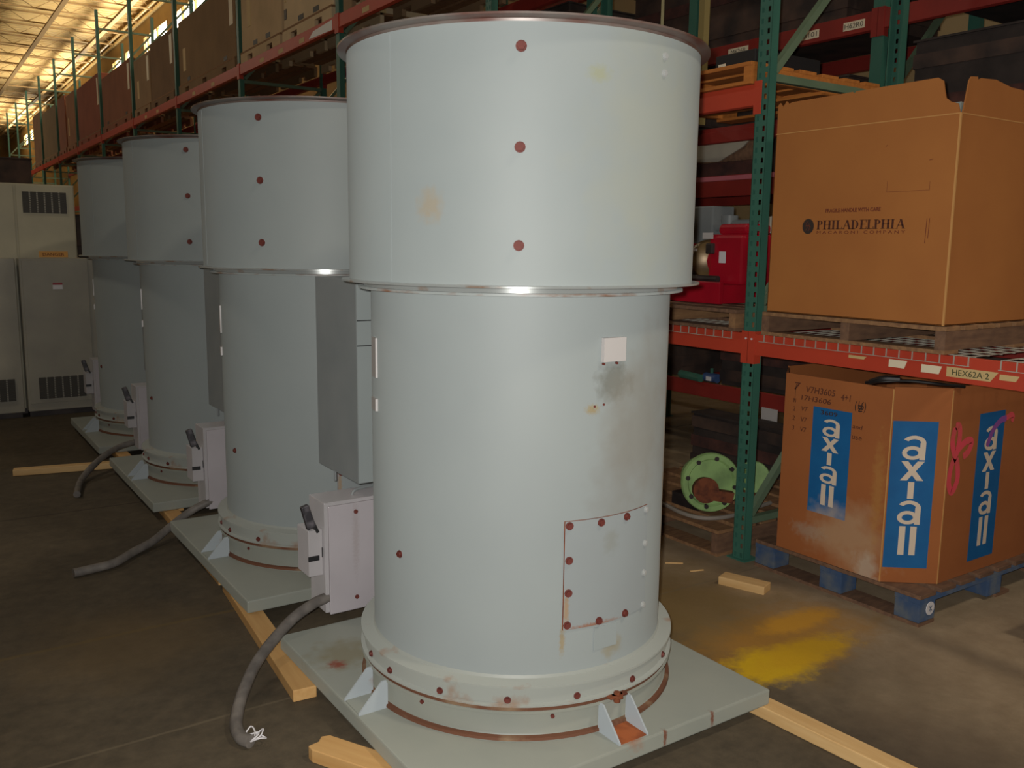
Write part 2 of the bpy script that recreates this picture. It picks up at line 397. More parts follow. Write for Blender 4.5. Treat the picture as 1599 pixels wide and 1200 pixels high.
# ================================================================== FAN HOUSINGS
SPC = 1.715; FX, FY = 1.758, 2.546
def pol(r, deg, z): a = math.radians(deg); return (r*math.cos(a), r*math.sin(a), z)
bolt_me = MB().cyl((0, 0, 0), (0, 0, .004), .0155, 12).add([], []).cyl((0, 0, .004), (0, 0, .011), .0115, 6)
bolt_mesh = bolt_me.mesh('bolt', m_bolt)
pbolt_mesh = bolt_me.mesh('painted_bolt', m_pbolt)
small_bolt = MB().cyl((0, 0, 0), (0, 0, .007), .009, 6).mesh('small_bolt', m_bolt)
def rad_bolt(me, r, deg, z, parent, name='bolt', sc=1):
    a = math.radians(deg); q = Vector((math.cos(a), math.sin(a), 0)).to_track_quat('Z', 'Y').to_euler()
    return inst(name, me, parent, pol(r, deg, z), q, (sc,)*3)

def make_fan(idx, label, up_rot):
    F = thing('fan_housing', label, 'fan housing', (FX, FY+SPC*idx, 0), 0)
    # mounting slab: folded sheet, hollow below
    sb = MB().box(-.652, .613, -.66, .66, .096, .1)
    sb = MB().box(-.652, .613, -.66, .66, .045, .1)
    sb.obj('base_slab', m_slab0 if idx == 0 else m_slab, F, bevel=.006)
    # lower ring resting on slab
    MB().lathe([(.47, .1), (.552, .1), (.552, .108), (.536, .112), (.532, .118), (.532, .188), (.553, .190), (.553, .199), (.47, .199)], 96).obj('base_ring', m_slab, F, True)
    MB().lathe([(.540, .1992), (.549, .1992), (.549, .2133), (.540, .2133)], 96, closed=True).obj('rust_seam', m_rustline, F, True)
    MB().lathe([(.555, .1035), (.5535, .1125), (.540, .1155)], 96).obj('weld_seam', m_rustline, F, True)
    MB().lathe([(.50, .2135), (.556, .2135), (.556, .2185), (.543, .222), (.543, .268), (.5555, .272), (.5555, .280), (.512, .286), (.506, .30)], 96).obj('lower_flange', m_flange_low, F, True)
    # lower shell
    lo = MB().lathe([(.508, .285), (.508, 1.462), (.500, 1.462), (.500, .285)], 128, closed=True).obj('lower_shell', m_lower if idx == 0 else m_paint, F, True)
    # joint flanges
    MB().lathe([(.506, 1.456), (.549, 1.458), (.549, 1.4655), (.506, 1.467)], 128).obj('joint_flange', m_flange, F, True)
    MB().lathe([(.506, 1.467), (.532, 1.4665), (.532, 1.482), (.506, 1.483)], 128).obj('joint_ring', m_joint, F, True)
    MB().lathe([(.508, 1.4825), (.602, 1.4825), (.602, 1.488), (.577, 1.490), (.508, 1.49)], 128).obj('upper_shell_flange', m_joint, F, True)
    up = MB().lathe([(.577, 1.488), (.577, 2.200), (.569, 2.200), (.569, 1.488)], 128, closed=True).obj('upper_shell', m_upper if idx == 0 else m_paint, F, True)
    MB().lathe([(.577, 2.196), (.579, 2.203), (.600, 2.2065), (.606, 2.2085), (.606, 2.214), (.568, 2.214), (.568, 2.205)], 128, closed=True).obj('top_rim', m_rim, F, True)
    # column of bolts on the upper shell
    for z in (2.131, 1.867, 1.601): rad_bolt(bolt_mesh, .577, -125.2+up_rot, z, F, 'bolt')
    for z in (2.142, 2.095): rad_bolt(pbolt_mesh, .577, -80+up_rot, z, F, 'bolt', .7)
    # vertical weld seam
    MB().box(.5765, .5782, -.003, .003, 1.495, 2.19, Matrix.Rotation(math.radians(-166+up_rot), 4, 'Z')).obj('seam', m_paint, F)
    # bolts on the seams of the lower ring
    for d in range(-180, 180, 23):
        rad_bolt(bolt_mesh, .543, d+7, .232, F, 'flange_bolt', .72)
    for d in (-112, -158, -60): rad_bolt(small_bolt, .532, d, .17, F, 'flange_bolt', .8)
    # access panel
    a0, a1 = math.radians(-108.2), math.radians(-69.5)
    pn = MB().lathe([(.508, .436), (.5125, .436), (.5125, .780), (.508, .780)], 16, closed=True, a0=a0, a1=a1)
    po = pn.obj('access_panel', m_panel, F, True)
    MB().lathe([(.508, .4345), (.5102, .4345), (.5102, .7815), (.508, .7815)], 16, closed=True, a0=a0-.0035, a1=a1+.0035).obj('panel_gasket', m_rust, F, True)
    for i, (d, z) in enumerate(((-106.7, .767), (-94.5, .766), (-82.8, .767), (-71, .767), (-71, .655), (-71, .555), (-71, .446), (-106.6, .658), (-106.6, .554), (-106.8, .451), (-94.4, .448), (-82.2, .447))):
        rad_bolt(pbolt_mesh if d == -71 else bolt_mesh, .5125, d, z, po, 'panel_bolt', .82 if d != -71 else .7)
    # nameplate and patches
    q = Matrix.Rotation(math.radians(-91.4), 4, 'Z')
    MB().box(.508, .5215, -.042, .042, 1.262, 1.334, q).obj('nameplate', m_plate, F)
    for dy in (-.036, .014): MB().cyl(q @ Vector((.509, dy, 1.256)), q @ Vector((.516, dy, 1.256)), .004, 8).obj('rivet', m_bolt, F)
    q = Matrix.Rotation(math.radians(-91), 4, 'Z')
    MB().box(.507, .5105, -.045, .045, .352, .426, q).obj('patch', m_paint, F)
    for d, z in ((-98.2, 1.128), (-94.5, 1.132)): rad_bolt(small_bolt, .508, d, z, F, 'rivet', .42)
    q = Matrix.Rotation(math.radians(-193), 4, 'Z')
    MB().box(.50, .513, -.03, .03, 1.17, 1.30, q).obj('tag_plate', m_plate, F); MB().box(.50, .515, -.03, .03, 1.06, 1.10, q).obj('tag_plate', m_plate, F)
    # gusseted lugs, one at the middle of each side of the slab
    for d in (-180, -90, 0, 90):
        R = Matrix.Rotation(math.radians(d), 4, 'Z')
        near = (d == -90)
        L_ = thing_part('lug', F)
        for s in (-1, 1):
            yy = s*.056
            MB().prism([(.545, .1), (.648, .1), (.648, .106), (.566, .196), (.545, .196)], yy-.003, yy+.003, 'y', R).obj('gusset', m_gusset, L_)
        MB().box(.54, .645, -.053, .053, .1, .1035, R).obj('lug_plate', m_orange_rust if near and idx == 0 else m_slab, L_)
        if near:
            MB().cyl(R @ Vector((.563, .0, .19)), R @ Vector((.563, 0, .222)), .011, 8).cyl(R @ Vector((.563, .0, .205)), R @ Vector((.563, 0, .216)), .02, 6).obj('lug_bolt', m_rust, L_)
            MB().box(.552, .575, -.035, .035, .208, .216, R).obj('clamp', m_rust, L_, bevel=.003)
    # motor cover on the far side
    mc = MB().box(-.293, .293, .707, 1.125, .640, 1.462).obj('motor_cover', m_dgrey, F, bevel=.004)
    MB().box(-.292, .292, .703, .7072, .645, 1.457).obj('cover_front', m_paint, mc)
    for z in (1.20, 1.30): MB().box(-.292, -.15, .7015, .7035, z, z+.004).obj('cover_seam', m_black, mc)
    MB().box(-.2, .2, .46, .71, .75, 1.40).obj('cover_neck', m_paint, F)
    MB().cyl((-.29, .95, .645), (-.29, .95, .60), .006, 8).obj('cover_foot', m_dgrey, F)
    rad_bolt(bolt_mesh, .508, -172, .62, F, 'bolt', .8)
    # isolator enclosure at the left rear corner
    en = MB().box(-.445, -.09, .70, .86, .128, .585).obj('isolator_box', m_box, F, bevel=.003)
    MB().box(-.43, -.09, .690, .701, .122, .572).obj('cover_plate', m_boxface, en, bevel=.002)
    for z in (.535, .175):
        MB().cyl((-.315, .691, z), (-.315, .685, z), .009, 8).obj('screw', m_bolt, en)
    MB().cyl((-.115, .688, .28), (-.075, .683, .28), .016, 10, .002).obj('clip', m_rust, en)
    MB().tube([(-.30, .76, .585), (-.28, .76, .605), (-.20, .76, .61), (-.17, .76, .585)], .006, 6).obj('lifting_loop', m_dgrey, en)
    sw = MB().box(-.505, -.446, .72, .84, .285, .475).obj('switch_body', m_box, F, bevel=.003)
    MB().box(-.507, -.462, .716, .7205, .35, .37).box(-.45, -.447, .716, .7205, .36, .40).obj('switch_slot', m_black, sw)
    hd = MB().prism([(-.018, 0), (.018, 0), (.016, .10), (-.016, .10)], -.012, .012, 'y', Matrix.Translation((-.49, .725, .485)) @ Matrix.Rotation(math.radians(-16), 4, 'Y')).obj('switch_handle', m_handle, F, bevel=.004)
    MB().bar((-.465, .73, .465), (-.485, .73, .51), .03, .012).obj('switch_lever', m_black, hd)
    return F
def thing_part(name, parent):
    o = bpy.data.objects.new(name, None); COL.objects.link(o); o.parent = parent; o.empty_display_size = .05; return o
m_flange_low = mat('lower flange paint and rust', (152, 156, 150), .5, 0, (140, 96, 62), 7, .36, sharp=.07)
m_joint = mat('glossy joint paint', (146, 150, 148), .22, .2, (128, 96, 70), 8, .36, sharp=.06)
m_rim = mat('brown edged rim', (120, 112, 106), .35, .1, (96, 58, 48), 4, .46, sharp=.1)
m_panel = mat('panel paint', (144, 151, 152), .6, 0, (139, 145, 146), 3, .5, sharp=.3, spots=[(-.152, -.49, .5, (.012, .03, .07), (160, 120, 60), .6), (-.05, -.5, .437, (.12, .04, .012), (140, 90, 60), .8), (.0, -.51, .70, (.04, .04, .05), (130, 132, 124), .5)])
m_gusset = mat('gusset paint', (162, 170, 174), .45, 0, (140, 105, 80), 7, .30, sharp=.06)
m_boxface = mat('glossy pale plate', (184, 178, 182), .25, 0, (170, 164, 168), 4, .5, sharp=.3, spots=[(-.315, .69, .43, (.02, .05, .2), (160, 150, 148), .5)])

labels = ['large grey steel fan housing nearest the camera, with bolted access panel and rusted lug',
          'second grey steel fan housing in the row, directly behind the nearest one',
          'third grey steel fan housing in the row, dimmer, its slab crossing a pine stick',
          'farthest and darkest grey fan housing in the row, beside the electrical cabinet']
for i in range(4): make_fan(i, labels[i], (0, -15, 0, 10)[i])

# flexible conduits hanging from the isolator boxes (wired in, so parts of the housings)
fans = [o for o in bpy.data.objects if o.name.startswith('fan_housing')]
fans.sort(key=lambda o: o.location.y)
def conduit(i, pts, frays=False):
    F = fans[i]; off = Vector(F.location)
    c = MB().tube([Vector(p)-off for p in pts], .0215, 12).obj('conduit', m_conduit, F, True)
    e = Vector(pts[-1])-off
    if frays:
        for k in range(4):
            a = -.6+k*.45
            MB().tube([e, e+Vector((.03*math.cos(a), .03*math.sin(a), .012)), e+Vector((.05*math.cos(a+.4), .06*math.sin(a+.5), .02*(k % 2))), e+Vector((.045*math.cos(a+1), .045*math.sin(a+1), .0))], .0025, 6, 4).obj('bare_wire', m_wire, c)
conduit(0, [(1.40, 3.29, .20), (1.334, 3.262, .19), (1.264, 3.25, .180), (1.169, 3.216, .155), (1.069, 3.155, .118), (.966, 3.06, .085), (.885, 2.95, .055), (.83, 2.85, .035), (.800, 2.77, .024), (.795, 2.70, .022), (.812, 2.66, .022)], True)
conduit(1, [(1.40, 4.99, .17), (1.328, 4.969, .16), (1.237, 4.974, .125), (1.123, 4.941, .07), (.999, 4.84, .03), (.88, 4.74, .022), (.766, 4.62, .022), (.66, 4.59, .022), (.575, 4.575, .022)])
conduit(2, [(1.36, 6.83, .16), (1.278, 6.81, .15), (1.198, 6.79, .135), (1.091, 6.69, .11), (.986, 6.565, .07), (.902, 6.43, .03), (.85, 6.25, .022), (.81, 6.05, .022)])

# timbers under and around the slabs
def plank(p, q, w, h, label, mtl, group=None, z=0, rough_end=False):
    p, q = Vector((*p, 0)), Vector((*q, 0)); d = q-p; a = math.atan2(d.y, d.x)-pi/2; L = d.length
    b = MB()
    if rough_end: b.prism([(-w/2, .02), (-w/2+.02, 0), (0, .012), (w/2-.012, .0), (w/2, .025), (w/2, L), (-w/2, L)], z, z+h)
    else: b.box(-w/2, w/2, 0, L, z, z+h)
    o = b.obj('timber', mtl, None, bevel=.003); o.location = p; o.rotation_euler = (0, 0, a)
    return tag(o, label, 'timber', group)
plank((1.072, 2.86), (1.165, 4.02), .085, .044, 'sawn pine stick wedged between first and second slabs, fresh orange end facing camera', m_wood2)
plank((1.17, 4.10), (1.21, 5.48), .085, .044, 'dark edge-lit pine stick under the left side of the second slab', m_wood2)
plank((1.26, 5.42), (1.26, 8.4), .085, .044, 'long pine bearer under the third and fourth slabs', m_wood2)
plank((.975, 2.52), (1.42, 1.70), .095, .044, 'split-ended pine timber at bottom of picture under the near slab corner', m_wood2, rough_end=True)
plank((2.44, 1.0), (2.30, 2.95), .075, .044, 'long pale pine timber leaving the right corner of the nearest slab', m_wood)
plank((.535, 6.88), (1.19, 6.75), .075, .042, 'thin yellow pine stick lying alone across the dark floor at left', m_wood)
plank((3.185, 2.86), (3.26, 2.645), .085, .04, 'short offcut of pine on the floor in front of the green rack foot', m_wood)
for i in range(4):
    if i: plank((2.2, FY+SPC*i-.62), (2.2, FY+SPC*i+.62), .085, .044, 'pine bearer under the right side of the %s slab' % ('', 'second', 'third', 'farthest')[i], m_wood2, 'hidden bearers')
for (x, y, a, L_) in ((3.17, 3.17, -.6, .09), (3.19, 3.03, -.3, .075)):
    o = MB().box(-L_/2, L_/2, -.004, .004, 0, .005).obj('wood_splinter', m_wood); o.location = (x, y, 0); o.rotation_euler = (0, 0, a)
    tag(o, 'pale wood splinter on the floor left of the pine offcut, ' + ('farther one' if y > 3.1 else 'nearer one'), 'splinter')

# ================================================================== PALLET RACKING
PW = .078
def post_mesh(H, name):
    b = MB(); xs = [-.039, -.0265, -.0125, .0125, .0265, .039]; n = int(H/.05); zh = [0]
    # face in plane x=0 (towards the aisle, -X), y across
    for i in range(n):
        z0 = i*.05; off = .0
        za, zb, zc, zd = z0, z0+.013, z0+.037, z0+.05
        for (a, bb, cells) in ((za, zb, (0, 1, 2, 3, 4)), (zb, zc, (0, 2, 4)), (zc, zd, (0, 1, 2, 3, 4))):
            for c in cells: b.add([(0, xs[c], a), (0, xs[c+1], a), (0, xs[c+1], bb), (0, xs[c], bb)], [(0, 1, 2, 3)])
    t = .003
    b.box(0, .05, -.039, -.036, 0, H).box(0, .05, .036, .039, 0, H).box(.047, .05, -.036, -.033, 0, H).box(.047, .05, .033, .036, 0, H)
    me = bpy.data.meshes.new(name); me.from_pydata(b.v, [], b.f); me.materials.append(m_green); me.update(); return me
H = 6.05
post_me = post_mesh(H, 'post')
plain_post = MB().box(0, .05, -.039, .039, 0, H).mesh('plain_post', m_green)
D = 1.08
def frame_parts(root, near):
    pm = post_me if near else plain_post
    inst('post', pm, root); inst('post', pm, root, (D, 0, 0), (0, 0, pi))
    for x in (-.02, D-.09): MB().box(x, x+.11, -.06, .06, 0, .006).obj('foot_plate', m_green, root)
    z = .2
    hz = [.2, 1.30, 2.42, 3.5, 4.6, 5.7]
    for i, z in enumerate(hz):
        MB().box(.05, D-.05, -.018, .018, z-.018, z+.018).obj('brace', m_green_b, root)
        if i < 5: MB().bar((.07, 0, z+.03), (D-.07, 0, hz[i+1]-.03), .036, .036).obj('brace', m_green_b, root) if i % 2 == 0 else MB().bar((.07, 0, z+.03), (D-.07, 0, hz[i+1]-.03), .036, .036).obj('brace', m_green_b, root)
FRY = [.34, 3.04, 5.50, 8.09] + [8.09+2.92*k for k in range(1, 11)]
place = {3.04: 'big green rack frame with punched holes beside the tall cardboard box', .34: 'green rack frame outside the right edge behind both boxes', 5.50: 'green rack frame whose post shows behind the rim of the nearest housing', 8.09: 'green rack frame left of the nearest housing, bright post above the second housing'}
ords = ['second', 'third', 'fourth', 'fifth', 'sixth', 'seventh', 'eighth', 'ninth', 'tenth', 'eleventh']
for i, y in enumerate(FRY):
    lab = place.get(round(y, 2)) or 'green rack frame, %s one going away left of the nearest housing' % ords[i-4]
    r = thing('rack_frame', lab, 'rack frame', (3.50, y, 0)); frame_parts(r, y < 6)
def beam(x, y0, y1, ztop, h, label, mtl=None, name='rack_beam', group=None, front=-1, t=.05):
    mtl = mtl or m_red
    r = thing(name, label, 'rack beam', (x, 0, 0), 0, group)
    b = MB(); L0, L1 = y0+.04, y1-.04
    # stepped box section
    b.prism([(0, ztop), (t*.55*-front, ztop), (t*.55*-front, ztop-.03), (t*-front, ztop-.03), (t*-front, ztop-h), (0, ztop-h)], L0, L1, 'y')
    b.obj('beam_bar', mtl, r, bevel=.002)
    for yy, s in ((y0, 1), (y1, -1)):
        yc = yy+s*.021
        MB().box(.0*front, .006*front, yc-.022, yc+.022, ztop-h-.045, ztop+.012).box(min(0, .045*-front), max(0, .045*-front), yy+s*.0395-.002, yy+s*.0395+.002, ztop-h-.045, ztop+.012).obj('end_plate', mtl, r)
    return r
XF, XB = 3.496, 3.50+D+.004
bays = list(zip(FRY[:-1], FRY[1:]))
b_front = {}
for i, (a, c) in enumerate(bays[:11]):
    for lv, (zt, h) in enumerate(((1.18, .105), (2.39, .10), (3.68, .115))):
        if i == 0 and lv == 1: continue
        nm = ('lowest', 'middle', 'top')[lv]
        pos = ('right of the green post under the tall box' if i == 0 else 'just left of the big green post' if i == 1 else 'behind the nearest and second housings' if i == 2 else '%s bay beyond the second housing' % ords[i-3] if i > 3 else 'bay above the second housing')
        r = beam(XF, a, c, zt, h, 'orange red front rack beam, %s level, %s' % (nm, pos))
        b_front[(i, lv)] = r
        vis = (i == 1)
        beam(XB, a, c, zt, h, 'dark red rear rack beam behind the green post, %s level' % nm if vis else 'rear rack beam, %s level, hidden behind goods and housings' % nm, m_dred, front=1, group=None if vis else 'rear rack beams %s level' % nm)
# bright studs on the end plates at the near post
for yy in (3.015, 3.052):
    MB().cyl((-.004, yy, 1.155), (-.011, yy, 1.155), .005, 8).obj('stud', m_wire, b_front[(0, 0)] if yy < 3.04 else b_front[(1, 0)])
# labels on the long right-hand beam
br = b_front[(0, 0)]
def blabel(y0, y1, z0, z1, mtl, parent=br, x=-.0005, slant=.012):
    return decal('paper_label', [(0, 0), (y0-y1-slant, 0), (y0-y1, z1-z0), (0, z1-z0)], (x, y0, z0), (0, -1, 0), (0, 0, 1), mtl, parent) if False else \
        MB().prism([(y0, z0), (y1+slant, z0), (y1, z1), (y0, z1)], x-.0012, x, 'x').obj('paper_label', mtl, parent)
blabel(2.46, 2.37, 1.122, 1.135, m_label); blabel(2.26, 2.175, 1.105, 1.138, m_labelw); blabel(2.11, 2.02, 1.100, 1.133, m_labelw)
lb = blabel(2.00, 1.79, 1.096, 1.136, m_label, slant=.03); blabel(1.785, 1.71, 1.108, 1.130, m_label)
put_text('HEX62A·2', .03, (-.0022, 1.90, 1.116), (0, -1, 0), (0, 0, 1), m_ink, lb, w=.15, h=.024)
# labels on the far orange beams
for i, ys in ((3, (8.9, 9.5, 10.1)), (4, (12.0, 12.9)), (5, (15.0, 15.8)), (2, (6.6, 7.4))):
    for yy in ys: MB().box(-.0015, 0, yy, yy+.14, 3.585, 3.63).obj('paper_label', m_label, b_front[(i, 2)])

MB().prism([(8.20, 3.57), (8.78, 3.585), (8.66, 3.64), (8.20, 3.66)], -.0018, -.0003, 'x').obj('white_sticker_or_glare', mat('glossy white glare', (250, 250, 250), .15), b_front[(3, 2)])  # light glare on the beam, built as a flat white patch
# wire decks
def wire_deck(y0, y1, z, label, first=3.02):
    r = thing('wire_deck', label, 'wire deck', (0, 0, 0)); b = MB(); y = y0+.05
    while y < y1-.04:
        b.box(XF-.005, XB+.005, y-.002, y+.002, z, z+.004); b.box(XF-.008, XF-.004, y-.0022, y+.0022, z-.036, z+.004); y += .0605
    b.obj('wires', m_galv, r)
    b = MB(); x = XF+.05
    b.box(XF-.0085, XF-.005, y0+.045, y1-.05, z-.037, z-.034)
    while x < XB: b.box(x-.002, x+.002, y0+.05, y1-.05, z-.004, z); x += .1
    b.obj('cross_wires', m_galv, r)
wire_deck(1.86, 3.02, 1.182, 'galvanised wire deck under the tall cardboard box, hooks over the red beam')
wire_deck(3.10, 4.30, 1.182, 'galvanised wire deck left of the green post under the red machine')
wire_deck(.40, 1.84, 1.182, 'galvanised wire deck at the right edge beyond the tall box')

# second row of racks behind
for (y, lab) in ((.7, 'dark green frame of the rear rack row outside the right edge'), (3.44, 'plain green rack frame of the rear row above the tall box'), (6.2, 'green frame of the rear rack row behind the nearest housing'), (9.1, 'green frame of the rear rack row seen faintly above the second housing'), (12, 'green frame of the rear rack row far behind the second housing')):
    r = thing('rack_frame', lab, 'rack frame', (4.95, y, 0)); frame_parts(r, False)
RB = []
for (a, c, s) in ((.7, 3.44, 'right of'), (3.44, 6.2, 'left of'), (6.2, 9.1, 'far left of'), (9.1, 12, 'farthest left of')):
    for z, nm in ((.60, 'floor level'), (2.08, 'second level'), (3.02, 'third level'), (4.2, 'fourth level')):
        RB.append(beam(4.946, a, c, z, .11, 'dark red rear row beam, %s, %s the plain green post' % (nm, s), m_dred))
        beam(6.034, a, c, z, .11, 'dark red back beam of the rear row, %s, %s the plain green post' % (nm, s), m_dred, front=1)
for (y0, y1, txt) in ((4.02, 3.86, 'S8101'), (3.68, 3.53, 'H62R0'), (4.62, 4.44, 'M6268')):
    p = MB().box(-.0015, -.0001, y1, y0, 2.935, 2.985).obj('paper_label', m_labelw, RB[6])
    put_text(txt, .04, (-.0022, (y0+y1)/2, 2.96), (0, -1, 0), (0, 0, 1), m_greyink, p, w=.13, h=.03)

# ================================================================== PALLETS
def pallet(x0, x1, y0, y1, z0, hgt, label, mtl, along='y', blocks=False, deck_n=7, mtl2=None, bd=.02):
    """along: direction of the deck boards; stringers run across them"""
    r = thing('pallet', label, 'pallet', (x0, y0, z0)); w, d = x1-x0, y1-y0
    if along == 'x': L, Wd = w, d
    else: L, Wd = d, w
    def bx(b, a0, a1, c0, c1, z0_, z1_):   # a along boards, c across
        return b.box(a0, a1, c0, c1, z0_, z1_) if along == 'x' else b.box(c0, c1, a0, a1, z0_, z1_)
    bw = Wd/(deck_n*1.0)*.78; gap = (Wd-bw*deck_n)/(deck_n-1)
    for i in range(deck_n):
        c0 = i*(bw+gap); bx(MB(), 0, L, c0, c0+bw, hgt-bd, hgt+random.uniform(-.002, 0)).obj('deck_board', mtl, r, bevel=.002)
    for i in (0, deck_n//2, deck_n-1):
        c0 = i*(bw+gap); bx(MB(), 0, L, c0, c0+bw, 0, bd*.8).obj('bottom_board', mtl, r)
    for a0 in (0, (L-.045)/2, L-.045):
        if blocks:
            aw = .12; a_ = (0, (L-aw)/2, L-aw)[(0, (L-.045)/2, L-.045).index(a0)]
            for c0 in (0, (Wd-.12)/2, Wd-.12):
                bx(MB(), a_, a_+aw, c0, c0+.12, bd*.8, hgt-bd*2).obj('block', mtl2 or mtl, r, bevel=.006)
            bx(MB(), a_, a_+aw, 0, Wd, hgt-bd*2, hgt-bd-.0005).obj('stringer_board', mtl2 or mtl, r)
        else:
            bx(MB(), a0, a0+.045, 0, Wd, bd*.8, hgt-bd-.0005).obj('stringer', mtl2 or mtl, r)
    return r
pallet(3.45, 4.50, 1.99, 2.925, 1.187, .113, 'weathered pallet on the red rack beam under the tall cardboard box', m_pallet_pale, 'y', deck_n=8, mtl2=m_pallet)
gp = pallet(3.50, 4.72, 2.03, 2.93, 0, .142, 'floor pallet with blue painted blocks under the low octagonal box', m_pallet, 'y', True, 8, m_blue_wood)
wh = MB().cyl((4.06-.455, 2.029-2.03, .065), (4.06-.455, -.004, .065), .026, 16); 
o = MB().cyl((.075, -.001, .072), (.075, -.004, .072), .030, 18).obj('white_roundel', m_wire, gp, bevel=0)
strokes('roundel_mark', [[(-.012, -.012), (.012, .012)], [(-.012, .012), (.012, -.012)], [(0, -.016), (0, .016)]], .004, (.075, -.0041, .072), (1, 0, 0), (0, 0, 1), m_blue_wood, gp)
pallet(3.43, 4.55, 3.12, 4.25, 0, .14, 'worn pallet on the floor left of the green post under a green machine', m_pallet_pale, 'y', deck_n=7, mtl2=m_pallet)
pallet(3.46, 4.50, 3.10, 4.22, 1.187, .11, 'worn pallet on red beam left of green post, carrying the red machine', m_pallet, 'y', deck_n=7, mtl2=m_pallet_pale)
m_wood3 = mat('orange old pine', (196, 122, 52), .75, 0, (168, 98, 40), 5, .45, stretch=(8, .6, 8), sharp=.2)
pallet(3.47, 4.50, 3.02+.07, 4.15, 2.392, .105, 'orange pine pallet on the middle rack level beside the green post', m_wood3, 'y', deck_n=6, mtl2=m_wood3)
for k, (z, lab) in enumerate(((0, 'lower of two dark reddish pallets at the right edge of the floor'), (.125, 'upper of two dark reddish pallets at the right edge of the floor'))):
    pallet(3.72+.03*k+.02, 4.75, .85, 1.66+.03*k, z, .125, lab, m_pallet_dark, 'x', deck_n=6)

# ================================================================== TALL CARDBOARD BOX
tb = thing('cardboard_box', 'tall open brown cardboard box with printed lettering on the red rack shelf', 'box', (0, 0, 0))
x0, x1, y0, y1, zb, zf = 3.45, 4.42, 2.004, 2.900, 1.302, 2.131
b = MB(); t = .008
b.box(x0, x0+t, y0, y1, zb, zf).box(x1-t, x1, y0, y1, zb, zf).box(x0, x1, y0, y0+t, zb, zf).box(x0, x1, y1-t, y1, zb, zf).box(x0, x1, y0, y1, zb, zb+t)
b.obj('box_body', m_card, tb, bevel=.003)
# flaps, standing up with torn edges
MB().prism([(2.896, 2.133), (2.896, 2.262), (2.885, 2.272), (2.868, 2.250), (2.850, 2.276), (2.835, 2.262), (2.818, 2.268), (2.60, 2.270), (2.50, 2.2725), (2.49, 2.266), (2.48, 2.273), (2.30, 2.275), (2.112, 2.277), (2.088, 2.262), (2.080, 2.225), (2.072, 2.195), (2.05, 2.178), (2.02, 2.168), (2.010, 2.133)], x0, x0+.006, 'x').obj('front_flap', m_card, tb)
MB().prism([(3.462, 2.133), (3.475, 2.19), (3.488, 2.255), (3.502, 2.272), (3.545, 2.276), (3.552, 2.262), (3.57, 2.273), (3.68, 2.279), (3.80, 2.262), (4.0, 2.258), (4.41, 2.24), (4.41, 2.133)], y0, y0+.006, 'y').obj('side_flap', m_card, tb)
MB().prism([(3.47, 2.133), (3.50, 2.24), (4.38, 2.24), (4.41, 2.133)], y1-.006, y1, 'y').obj('back_flap', m_card, tb)
MB().prism([(2.89, 2.133), (2.85, 2.23), (2.05, 2.23), (2.02, 2.133)], x1-.006, x1, 'x').obj('rear_flap', m_card, tb)
MB().box(x0-.0006, x0, y0, y1, zf-.002, zf+.002).box(x0, x1, y0-.0006, y0, zf-.002, zf+.002).obj('fold_line', m_card_edge, tb)
MB().box(x0-.0025, x0+.004, y0-.0025, y0+.005, zb, zf).obj('corner_edge', m_card_edge, tb)
MB().box(x0+.01, x0+.16, y0+.01, y0+.06, 2.02, 2.175).obj('liner_corner', mat('clear plastic liner', (140, 150, 146), .2), tb)
U_, V_ = (0, -1, 0), (0, 0, 1); XFc = x0-.0003
# round emblem
decal('emblem', [(.031*math.cos(a*pi/12), .034*math.sin(a*pi/12)) for a in range(24)], (XFc, 2.687, 1.704), U_, V_, m_logo, tb)
strokes('emblem_detail', [[(-.012, -.02), (-.004, -.004), (-.010, .012), (.0, .022)], [(.004, -.022), (.010, -.004), (.004, .014)], [(-.016, 0), (.0, .004), (.016, -.004)]], .0025, (XFc-.0012, 2.687, 1.704), U_, V_, m_print2, tb)
